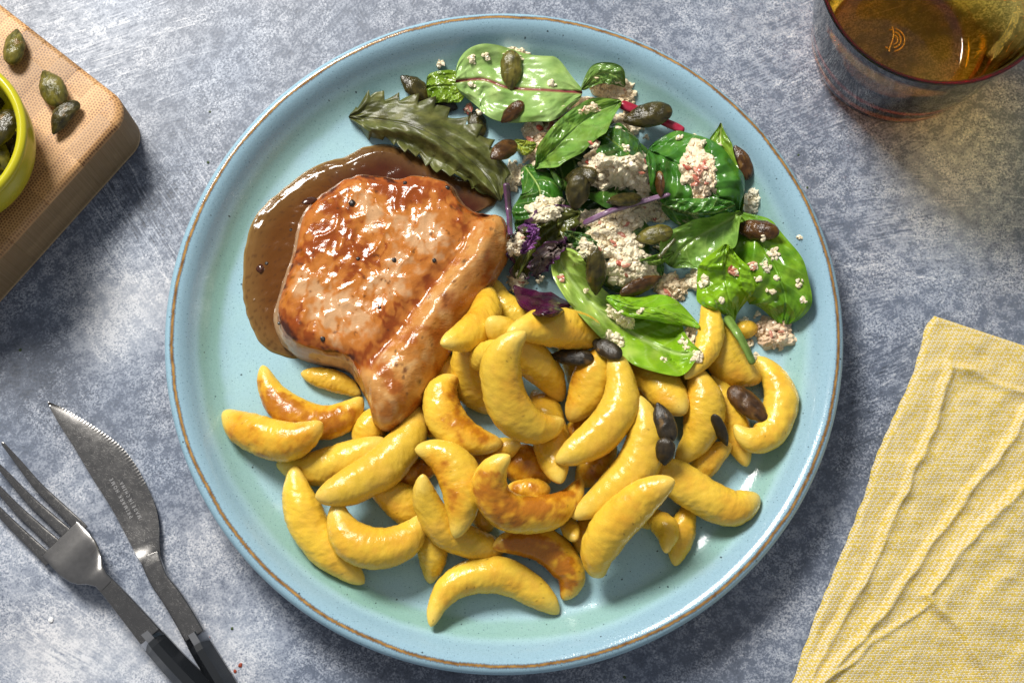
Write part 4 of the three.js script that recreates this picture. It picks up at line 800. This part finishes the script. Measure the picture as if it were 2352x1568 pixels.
    const g = new THREE.BufferGeometry(); g.setAttribute('position', new THREE.Float32BufferAttribute(pos, 3)); g.setAttribute('uv', new THREE.Float32BufferAttribute(uv, 2)); g.setIndex(idx); g.computeVertexNormals();
    g.addGroup(0, gs[0], 1); g.addGroup(gs[0], idx.length - gs[0], 0);
    const m = new THREE.Mesh(g, [tops[(ix * 7 + iy * 5 + Math.floor(rnd() * 4)) % tops.length], side]); m.name = 'block'; m.castShadow = m.receiveShadow = true; board.add(m);
  }
  // seeds on the board
  const bg = 'pumpkin seeds on the cutting board';
  seedThing('green seed standing by itself on the board next to the bowl', 32, 111, 84, 50, -83, 'green', { h: BH + .0036, mat: 1, group: bg, fat: .75 });
  seedThing('golden flecked seed on the board touching the bent one', 121, 206, 92, 58, 243, 'green', { h: BH + .0040, mat: 0, group: bg, fat: .7 });
  seedThing('bent wrinkled seed on the board tucked under its neighbour', 152, 268, 88, 46, 128, 'olive', { h: BH + .0032, mat: 1, group: bg, bend: 10 });
  // bowl
  const bc = P(-141, 309, BH + .030);
  const prof = [[0, .0035], [.018, .0037], [.0245, .0075], [.0275, .016], [.0287, .0255], [.0289, .0285], [.0297, .0302], [.0312, .0306], [.0326, .0297], [.0329, .0280], [.0322, .0262], [.0316, .0250], [.0316, .0150], [.0285, .0060], [.022, .0014], [.020, .0002], [.017, .0002], [.0165, .0014], [0, .0014]];
  const pc = new THREE.CatmullRomCurve3(prof.map(([r, y]) => V3(r, y, 0)), false, 'centripetal').getPoints(110);
  const bg2 = gridGeo(110, 120, (i, j) => { const a = j / 120 * Math.PI * 2, r = Math.max(0, pc[i].x); return [bc.x + Math.cos(a) * r, BH + Math.max(.0001, pc[i].y), bc.z + Math.sin(a) * r]; }, { closed: true });
  thing('small_bowl', 'small lime yellow glazed bowl of pumpkin seeds on the board', 'bowl', [['', bg2, phys({ color: rgb([0.47, 0.43, 0.012]), roughness: 0.2 })]]);
  const g3 = 'pumpkin seeds inside the bowl';
  for (const [x, y, d, k, h, lab] of [[8, 292, 110, 'olive', .021, 'dark seed leaning on the inner wall of the bowl'], [-10, 350, 60, 'green', .016], [10, 395, 130, 'olive', .012], [-40, 300, 30, 'dark', .018], [-50, 370, 10, 'olive', .017], [-60, 240, 70, 'green', .016], [-20, 235, 120, 'dark', .012], [-100, 310, 45, 'olive', .02], [-110, 380, 90, 'olive', .016], [-130, 250, 140, 'green', .016], [-170, 330, 15, 'olive', .018], [20, 340, 95, 'dark', .010]])
    seedThing(lab ?? 'pumpkin seed lying in the heap inside the yellow bowl', x, y, 88, 52, d, k, { h: BH + h, group: g3, mat: 0, pitch: rr(-.3, .3) });
}

// ---------------------------------------------------------------- amber tumbler
{
  const cx = 0.1632, cz = -0.1285;
  const outer = [[0, .0004], [.028, .0004], [.0325, .0012], [.0352, .0036], [.0366, .0075], [.0385, .018], [.0412, .034], [.0440, .053], [.0462, .0690]], lip = [[.0463, .0703], [.0456, .0712], [.0447, .0706]], inner = [[.0433, .066], [.0406, .050], [.0376, .034], [.0342, .020], [.0312, .0095], [.0287, .0054], [.0256, .0044], [.012, .0043], [0, .0043]];
  const pr = new THREE.CatmullRomCurve3([...outer, ...lip, ...inner].map(([r, y]) => V3(r, y, 0)), false, 'centripetal').getPoints(170);
  const N = 160;
  const g = gridGeo(170, N, (i, j) => { const a = -j / N * Math.PI * 2, r = Math.max(0, pr[i].x); return [cx + Math.cos(a) * r, Math.max(.0003, pr[i].y), cz + Math.sin(a) * r]; }, { closed: true });
  g.deleteAttribute('color');
  const glass = phys({ color: 0xffffff, transmission: 1, thickness: 0.003, roughness: 0.015, ior: 1.5, attenuationColor: rgb([1.0, 0.72, 0.14]), attenuationDistance: 0.0046 });
  // the small moulded mark in the base: a mast and nested arcs
  const m = [], yb = 0.0047, ctr = P(2058, 88, yb), sc = PXM;
  const strip = (pts, w) => { const c = new THREE.CatmullRomCurve3(pts.map(([x, y]) => V3(ctr.x + x * sc, yb, ctr.z + y * sc)), false, 'centripetal'); m.push(sweep(c, 20, 8, (t, a) => [Math.cos(a) * w * sc, Math.sin(a) * w * sc * .5])); };
  strip([[-6, -30], [-4, -10], [-8, 6], [-16, 26], [-17, 34]], 2); strip([[-17, 28], [-26, 22]], 1.6); strip([[-14, -22], [-5, -23]], 1.6);
  for (const r of [13, 21, 30]) strip(Array.from({ length: 9 }, (_, k) => { const a = lerp(-1.25, 1.45, k / 8); return [-8 + r * Math.cos(a), 3 + r * Math.sin(a)]; }), 2);
  const mk = mergeGeometries(m);
  thing('glass_tumbler', 'amber glass tumbler with a small moulded mark in its base', 'glass', [['tumbler_body', g, glass], ['moulded_mark', mk, phys({ color: rgb([0.62, 0.30, 0.05]), roughness: 0.25 })]]);
}

// ---------------------------------------------------------------- cutlery
const scratch = tex(1024, 1024, (() => {
  const a = new Float32Array(1024 * 1024).fill(0);
  for (let k = 0; k < 1500; k++) { let x = rr(0, 1024), y = rr(0, 1024); const d = rr(-.5, .5) + (rnd() < .6 ? .1 : 1.2), L = rr(4, 34), s = rr(.25, 1); for (let i = 0; i < L; i++) { const p = ((y | 0) & 1023) * 1024 + ((x | 0) & 1023); a[p] = Math.max(a[p], s); x += Math.cos(d); y += Math.sin(d); } }
  for (let k = 0; k < 2600; k++) a[(rnd() * 1024 * 1024) | 0] = rr(.3, 1);
  return (i, j) => cl(0.20 + 0.08 * fbm(i / 90, j / 90, 3, 3) + 0.45 * a[j * 1024 + i]);
})(), false, THREE.RepeatWrapping);
const steelC = tex(1024, 1024, (() => { const s = scratch.image.data; return (i, j) => { const v = s[(j * 1024 + i) * 4] / 255, k = 0.22 + 0.05 * fbm(i / 60, j / 60, 7, 3) + 0.6 * Math.max(0, v - .5); return [k * 1.03, k, k * .98]; }; })());
const steel = phys({ map: rep(steelC, 26, 26), roughnessMap: rep(scratch, 26, 26), roughness: 1, metalness: 1 });
const bright = phys({ color: rgb([0.50, 0.50, 0.51]), roughness: 0.2, metalness: 1, bumpMap: rep(scratch, 30, 30), bumpScale: 0.00003 });
const resin = phys({ color: rgb([0.012, 0.014, 0.017]), roughness: 0.22, bumpMap: rep(wrinkleTex, 8, 30), bumpScale: 0.00025 });
const planarUV = (g) => { const p = g.attributes.position, uv = g.attributes.uv; for (let k = 0; k < p.count; k++) uv.setXY(k, p.getX(k), p.getZ(k)); g.deleteAttribute('color'); return g; };
// strips: rows of [px, py, height, half width px, thickness mm]; corners rounded
function bar(rows, pow = 5, nu = 90) {
  const c = new THREE.CatmullRomCurve3(rows.map((r) => P(r[0], r[1], r[2])), false, 'centripetal'), at = (k, t) => { const q = cl(t, 0, .99999) * (rows.length - 1), i = q | 0; return lerp(rows[i][k], rows[i + 1][k], q - i); };
  return sweep(c, nu, 28, (t, a) => {
    const cs = Math.cos(a), sn = Math.sin(a), e = (t === 0 || t === 1) ? 0 : 1, pw = typeof pow === 'function' ? pow(t) : pow, s = (x) => Math.sign(x) * Math.pow(Math.abs(x), 2 / pw);
    return [s(cs) * at(3, t) * PXM * e, s(sn) * at(4, t) / 2000 * e];
  });
}
function facetHandle(rows) {                              // flat topped handle with sloping sides, end to end sections
  const sec = [[-1, 0], [-1, .35], [-.32, 1], [.32, 1], [1, .35], [1, 0], [.8, -.1], [-.8, -.1], [-1, 0]];
  const c = rows.map((r) => P(r[0], r[1], r[2])), T0 = c[c.length - 1].clone().sub(c[0]).setY(0).normalize(), S = V3(0, 1, 0).cross(T0);
  const fine = []; rows.forEach((r, i) => { if (i) for (let k = 1; k <= 8; k++) fine.push([c[i - 1].clone().lerp(c[i], k / 8), lerp(rows[i - 1][3], r[3], k / 8), lerp(rows[i - 1][4], r[4], k / 8)]); else fine.push([c[0], r[3], r[4]]); });
  const g = gridGeo(fine.length - 1, 8, (i, j) => { const [p, w, h] = fine[i], [a, b] = sec[j], q = p.clone().addScaledVector(S, a * w * PXM); return [q.x, p.y + b * h / 1000, q.z]; });
  const f = g.toNonIndexed(); f.computeVertexNormals(); return f;
}
{
  const tines = [[[2, 1014], [88, 1118], [182, 1209]], [[-26, 1046], [66, 1146], [160, 1232]], [[-52, 1072], [42, 1172], [134, 1257]], [[-76, 1096], [18, 1196], [106, 1281]]];
  const parts = tines.map(([a, b, c], k) => ['tine', planarUV(bar([[a[0], a[1], .0062, 3.4, 1.0], [lerp(a[0], b[0], .5), lerp(a[1], b[1], .5), .0045, 7.5, 1.3], [b[0], b[1], .0034, 10, 1.5], [lerp(b[0], c[0], .5), lerp(b[1], c[1], .5), .0032, 11.5, 1.6], [c[0], c[1], .0035, 13.1, 1.62], [c[0] + 9, c[1] + 10, .00352, 13.2, 1.6]], (t) => lerp(4, 9, ss(.6, .9, t)), 60)), steel]);
  // head: wide plate between the tines and the neck
  const head = bar([[136, 1236, .0036, 54, 1.6], [150, 1251, .0040, 54.5, 1.7], [164, 1266, .0047, 55, 1.8], [178, 1281, .0061, 54, 1.9], [192, 1296, .0082, 49, 2.0], [206, 1309, .0102, 40, 2.2], [218, 1320, .0112, 27, 2.5], [232, 1332, .0112, 19, 2.8], [246, 1345, .0106, 18.5, 3]], (t) => lerp(9, 2.8, ss(.05, .6, t)), 120);
  parts.push(['head', planarUV(head), phys({ map: rep(steelC, 26, 26), color: rgb([1.2, 1.2, 1.2]), roughness: 0.22, metalness: 1 })]);
  parts.push(['shank', planarUV(bar([[226, 1326, .0103, 18, 2.8], [250, 1350, .0102, 19.5, 3.0], [290, 1396, .0090, 22.5, 3.4], [330, 1443, .0076, 25.5, 4.2], [346, 1462, .0070, 26.5, 4.8]], 7)), steel]);
  parts.push(['ferrule', facetHandle([[334, 1448, .0036, 26, 6.0], [350, 1466, .0034, 27, 6.1], [358, 1476, .0034, 27.3, 5.2]]), bright]);
  parts.push(['handle', facetHandle([[350, 1466, .0026, 27.5, 5.6], [366, 1484, .0024, 28, 8.2], [400, 1522, .0020, 29, 8.6], [470, 1596, .0012, 31, 8.8], [640, 1780, .0008, 34, 8.8]]), resin]);
  thing('fork', 'steel dinner fork with a black faceted handle beside the knife', 'fork', parts);

  // knife: straight back, bowed serrated edge
  const edge = [[108, 922], [138, 934], [187, 962], [236, 993], [275, 1023], [305, 1059], [329, 1101], [349, 1143], [361, 1180], [366, 1216], [367, 1250], [371, 1285]], back = [[108, 924], [133, 969], [170, 1027], [211, 1096], [256, 1167], [290, 1229], [314, 1273], [329, 1297]];
  const hB = 0.0026, ce = new THREE.CatmullRomCurve3(edge.map(([x, y]) => P(x, y, hB)), false, 'centripetal'), cb = new THREE.CatmullRomCurve3(back.map(([x, y]) => P(x, y, hB)), false, 'centripetal'), NU = 420, NV = 12;
  const face = (up) => gridGeo(NU, NV, (i, j) => {
    const t = i / NU, v = j / NV, b = cb.getPointAt(t), e = ce.getPointAt(t), d = e.clone().sub(b), L = d.length() + 1e-9;
    const tooth = t > .015 && t < .64 ? (Math.abs(((t * 62) % 1) * 2 - 1) - .5) * 0.00024 : 0;
    const k = v + (v > .9 ? tooth * ((v - .9) / .1) / L : 0), q = b.clone().addScaledVector(d, k);
    const scal = t > .015 && t < .64 ? 0.00005 * Math.sin(t * 62 * 6.283) * ss(.90, 1, v) : 0;
    const th = lerp(0.0010, 0.00012, Math.pow(v, 2.2)) * ss(0, .03, t) * (1 + .8 * ss(.9, 1, t));
    return [q.x, hB + (up ? th + scal : -th) + 0.0012 * ss(.7, 1, t), q.z];
  }, { flip: up });
  const blade = mergeGeometries([face(true), face(false)]); planarUV(blade);
  const cvs = document.createElement('canvas'); cvs.width = 512; cvs.height = 96;
  const cx = cvs.getContext('2d'); cx.clearRect(0, 0, 512, 96); cx.fillStyle = '#fff'; cx.font = '300 34px sans-serif'; cx.fillText('P R I M A R K   H O M E', 40, 36); cx.font = '300 32px sans-serif'; cx.fillText('M A D E  I N  C H I N A', 4, 84);
  const im = cx.getImageData(0, 0, 512, 96).data;
  const etch = new THREE.DataTexture(new Uint8Array(512 * 96 * 4).map((_, k) => { const p = k >> 2, x = p % 512, y = 95 - (p / 512 | 0); return (k & 3) === 3 ? 255 : im[(y * 512 + x) * 4 + 3] * 0.4; }), 512, 96); etch.magFilter = THREE.LinearFilter; etch.needsUpdate = true;
  const e0 = P(316, 1196, hB), e1 = P(245, 1062, hB), ed = e1.clone().sub(e0), eS = V3(0, 1, 0).cross(ed).normalize().multiplyScalar(-1), eh = 0.0056;
  const eg = gridGeo(1, 1, (i, j) => { const q = e0.clone().addScaledVector(ed, i).addScaledVector(eS, (j - .5) * -eh); return [q.x, hB + .0011, q.z, i, j ? 1 : 0]; });
  eg.deleteAttribute('color');
  const kp = [['blade', blade, steel, [['etched_lettering', eg, phys({ color: rgb([.62, .62, .64]), roughness: .6, metalness: .6, alphaMap: etch, transparent: true })]]]];
  kp.push(['shank', planarUV(bar([[342, 1272, .0040, 22, 2.2], [350, 1296, .0042, 21.5, 3.0], [366, 1332, .0042, 20.5, 3.6], [395, 1372, .0042, 22.5, 4.2], [424, 1418, .0042, 23.5, 4.8], [450, 1464, .0042, 24, 5.2]], 7)), steel]);
  kp.push(['ferrule', facetHandle([[446, 1456, .0010, 24, 6.4], [458, 1476, .0010, 24.5, 6.4], [464, 1488, .0010, 25, 5.6]]), bright]);
  kp.push(['handle', facetHandle([[456, 1474, .0006, 24.8, 6.0], [468, 1494, .0006, 25, 8.0], [510, 1562, .0006, 26.5, 8.6], [560, 1648, .0005, 28, 8.8], [640, 1790, .0005, 30, 8.8]]), resin]);
  thing('steak_knife', 'serrated steel knife with a black faceted handle beside the plate', 'knife', kp);
}

// ---------------------------------------------------------------- folded napkin
{
  const E = [[2149, 723], [2128, 750], [2119, 792], [2097, 861], [2051, 965], [2011, 1057], [1988, 1137], [1930, 1281], [1867, 1437], [1821, 1568], [1770, 1700], [1740, 1780]].map(([x, y]) => P(x, y, .002));
  const ec = new THREE.CatmullRomCurve3(E, false, 'centripetal'), dir = P(2352, 790, .002).sub(P(2149, 723, .002)).normalize();
  const W = 0.105, NU = 420, NV = 240;
  const lines = [
    [[2700, 1010], [2350, 896], [2240, 848], [2178, 832], [2155, 919], [2137, 982], [2086, 1091], [2051, 1166], [2017, 1247], [1971, 1339], [1925, 1425], [1867, 1529], [1800, 1680], [1760, 1800]],
    [[2700, 500], [2350, 942], [2304, 1017], [2224, 1120], [2143, 1230], [2074, 1327], [2017, 1408], [1925, 1511], [1800, 1640]],
    [[2700, 800], [2350, 1109], [2276, 1172], [2178, 1276], [2114, 1368], [2143, 1402], [2189, 1454], [2253, 1552], [2330, 1700]],
    [[2300, 1300], [2120, 1396], [2028, 1460], [1936, 1529], [1800, 1640]]].map((l) => l.map(([x, y]) => { const p = P(x, y, .005); return [p.x, p.z]; }));
  const dist = (x, z, l) => { let b = 1e9, sg = 1; for (let k = 1; k < l.length; k++) { const [ax, az] = l[k - 1], [bx, bz] = l[k], dx = bx - ax, dz = bz - az, t = cl(((x - ax) * dx + (z - az) * dz) / (dx * dx + dz * dz)), ex = x - ax - dx * t, ez = z - az - dz * t, d = Math.hypot(ex, ez); if (d < b) { b = d; sg = Math.sign(dx * ez - dz * ex) || 1; } } return b * sg; };
  const g = gridGeo(NU, NV, (i, j) => {
    const u = i / NU, v = Math.pow(j / NV, 1.15), e = ec.getPointAt(u), side = V3(0, 0, 0);
    let q = e.clone().addScaledVector(dir, v * W + 0.0009 * nz(u * 26, 2, 3) * (1 - ss(0, .1, v)));
    const x = q.x, z = q.z, dE = v * W, dT = u * ec.getLength();
    let h = 0.0030 * Math.pow(cl(Math.min(dE, dT * 1.2) / 0.0022), 0.5);
    const wr = 0.0030 * fbm(x * 34 + 0.6 * z * 30, z * 34, 5, 2) + 0.0016 * fbm(x * 120, z * 120, 15, 2) + 0.0009 * Math.pow(Math.max(0, 1 - Math.abs(fbm(x * 70 - z * 30, z * 80, 8, 1)) * 3.2), 1.5) * (0.4 + nz(x * 30, z * 30, 2));
    h += wr * ss(0, .006, Math.min(dE, dT));
    const hgt = [.0026, .0024, .0030, -.0012];
    lines.forEach((l, k) => {
      const d = -dist(x, z, l) * (k === 3 ? -1 : 1) + 0.0016 * nz(x * 90, z * 90, k + 3), w = 0.0018;
      if (k === 3) { h += 0.0011 * Math.exp(-((d / 0.0012) ** 2)) * ss(P(2120, 1396, 0).x + .002, P(2110, 1396, 0).x, x); return; }
      h += hgt[k] * ss(-w, w, d) + 0.0010 * Math.exp(-(((d - 0.0016) / 0.0014) ** 2)) - 0.0005 * Math.exp(-(((d - .0055) / .0022) ** 2));
    });
    return [x, Math.max(0.0004, h), z, x, -z];
  }, { flip: true });
  g.deleteAttribute('color');
  const n = g.attributes.normal; if (n.getY(5000) < 0) { const ix = g.index.array; for (let k = 0; k < ix.length; k += 3) { const t = ix[k]; ix[k] = ix[k + 1]; ix[k + 1] = t; } g.computeVertexNormals(); }
  // plain weave of white and yellow yarn, turned to the cloth
  const S = 1024, cells = 30, hgt = new Float32Array(S * S);
  const weave = tex(S, S, (i, j) => {
    const X = i / S * cells, Y = j / S * cells * 1.25, col = Math.floor(X), off = (col & 1) * .5, row = Math.floor(Y + off), fx = X - col - .5, fy = Y + off - row - .5;
    const id = nz(col * 1.7 + .3, row * 2.3 + .7, 1) + nz(col * 5.1, row * 3.3, 4) * .6;
    const body = 1 - ss(0.30, 0.62, Math.hypot(fx * 1.15 + fy * .35, fy * .95));
    hgt[j * S + i] = body * (0.75 + .5 * nz(i / 3, j / 9, 2));
    const y = mix([0.78, 0.56, 0.07], [0.86, 0.68, 0.17], cl(.5 + id)), w = [0.90, 0.83, 0.66], isY = ((col + row * 2) % 3 === 0) || id > .38;
    const c = isY ? y : mix(w, y, 0.12 + .2 * cl(id));
    return mix([0.62, 0.44, 0.10], c, 0.25 + .75 * body);
  }, true, THREE.RepeatWrapping);
  const wb = tex(S, S, (i, j) => hgt[j * S + i] * .8, false, THREE.RepeatWrapping);
  const rot = (t) => { const c = rep(t, 1 / 0.026, 1 / 0.026); c.rotation = 0.35; c.needsUpdate = true; return c; };
  thing('cloth_napkin', 'folded yellow and white woven napkin with raised seams', 'napkin', [['', g, phys({ map: rot(weave), bumpMap: rot(wb), bumpScale: 0.00040, roughness: 0.95, sheen: .4, sheenColor: rgb([.8, .7, .4]), sheenRoughness: .7, specularIntensity: .3 })]]);
}

// ---------------------------------------------------------------- stray flecks on the table
{
  const herb = phys({ color: rgb([0.03, 0.06, 0.01]), roughness: .6 }), chili = phys({ color: rgb([0.30, 0.05, 0.02]), roughness: .5 }), salt = phys({ color: rgb([0.8, 0.8, 0.8]), roughness: .2 });
  for (const [x, y, s, m, lab] of [[608, 1270, 9, herb, 'dark herb fleck touching the outer wall of the plate'], [45, 803, 5, herb], [481, 256, 4, herb], [477, 372, 5, herb], [115, 1423, 9, salt, 'white salt grain between the fork and the table edge'], [478, 1464, 5, chili], [551, 1527, 7, chili, 'reddish crumb on pale paint beside the knife handle'], [539, 1541, 6, chili], [532, 1443, 5, herb], [1435, 1555, 5, herb], [1835, 355, 4, herb], [1855, 430, 4, herb]]) {
    const p = P(x, y, .0005), r = s / 2 * PXM * 1.2, g = new THREE.IcosahedronGeometry(r, 1), a = g.attributes.position;
    for (let k = 0; k < a.count; k++) { const v = V3().fromBufferAttribute(a, k), d = 1 + .5 * nz(v.x / r + x, v.y / r, v.z / r); a.setXYZ(k, v.x * d * 1.2, v.y * d * .5, v.z * d); }
    g.rotateY(x); g.translate(p.x, r * .35, p.z); g.computeVertexNormals();
    const k = m === herb ? 'tiny green herb fleck on the grey tabletop' : m === chili ? 'tiny reddish crumb on the grey tabletop' : 'salt grain';
    thing(m === herb ? 'herb_fleck' : m === chili ? 'spice_crumb' : 'salt_grain', lab ?? k, 'crumb', [['', g, m]], 'stray flecks on the tabletop');
  }
}
scene.traverse((o) => { if (o.isMesh) o.castShadow = o.receiveShadow = true; });
renderer.render(scene, camera);
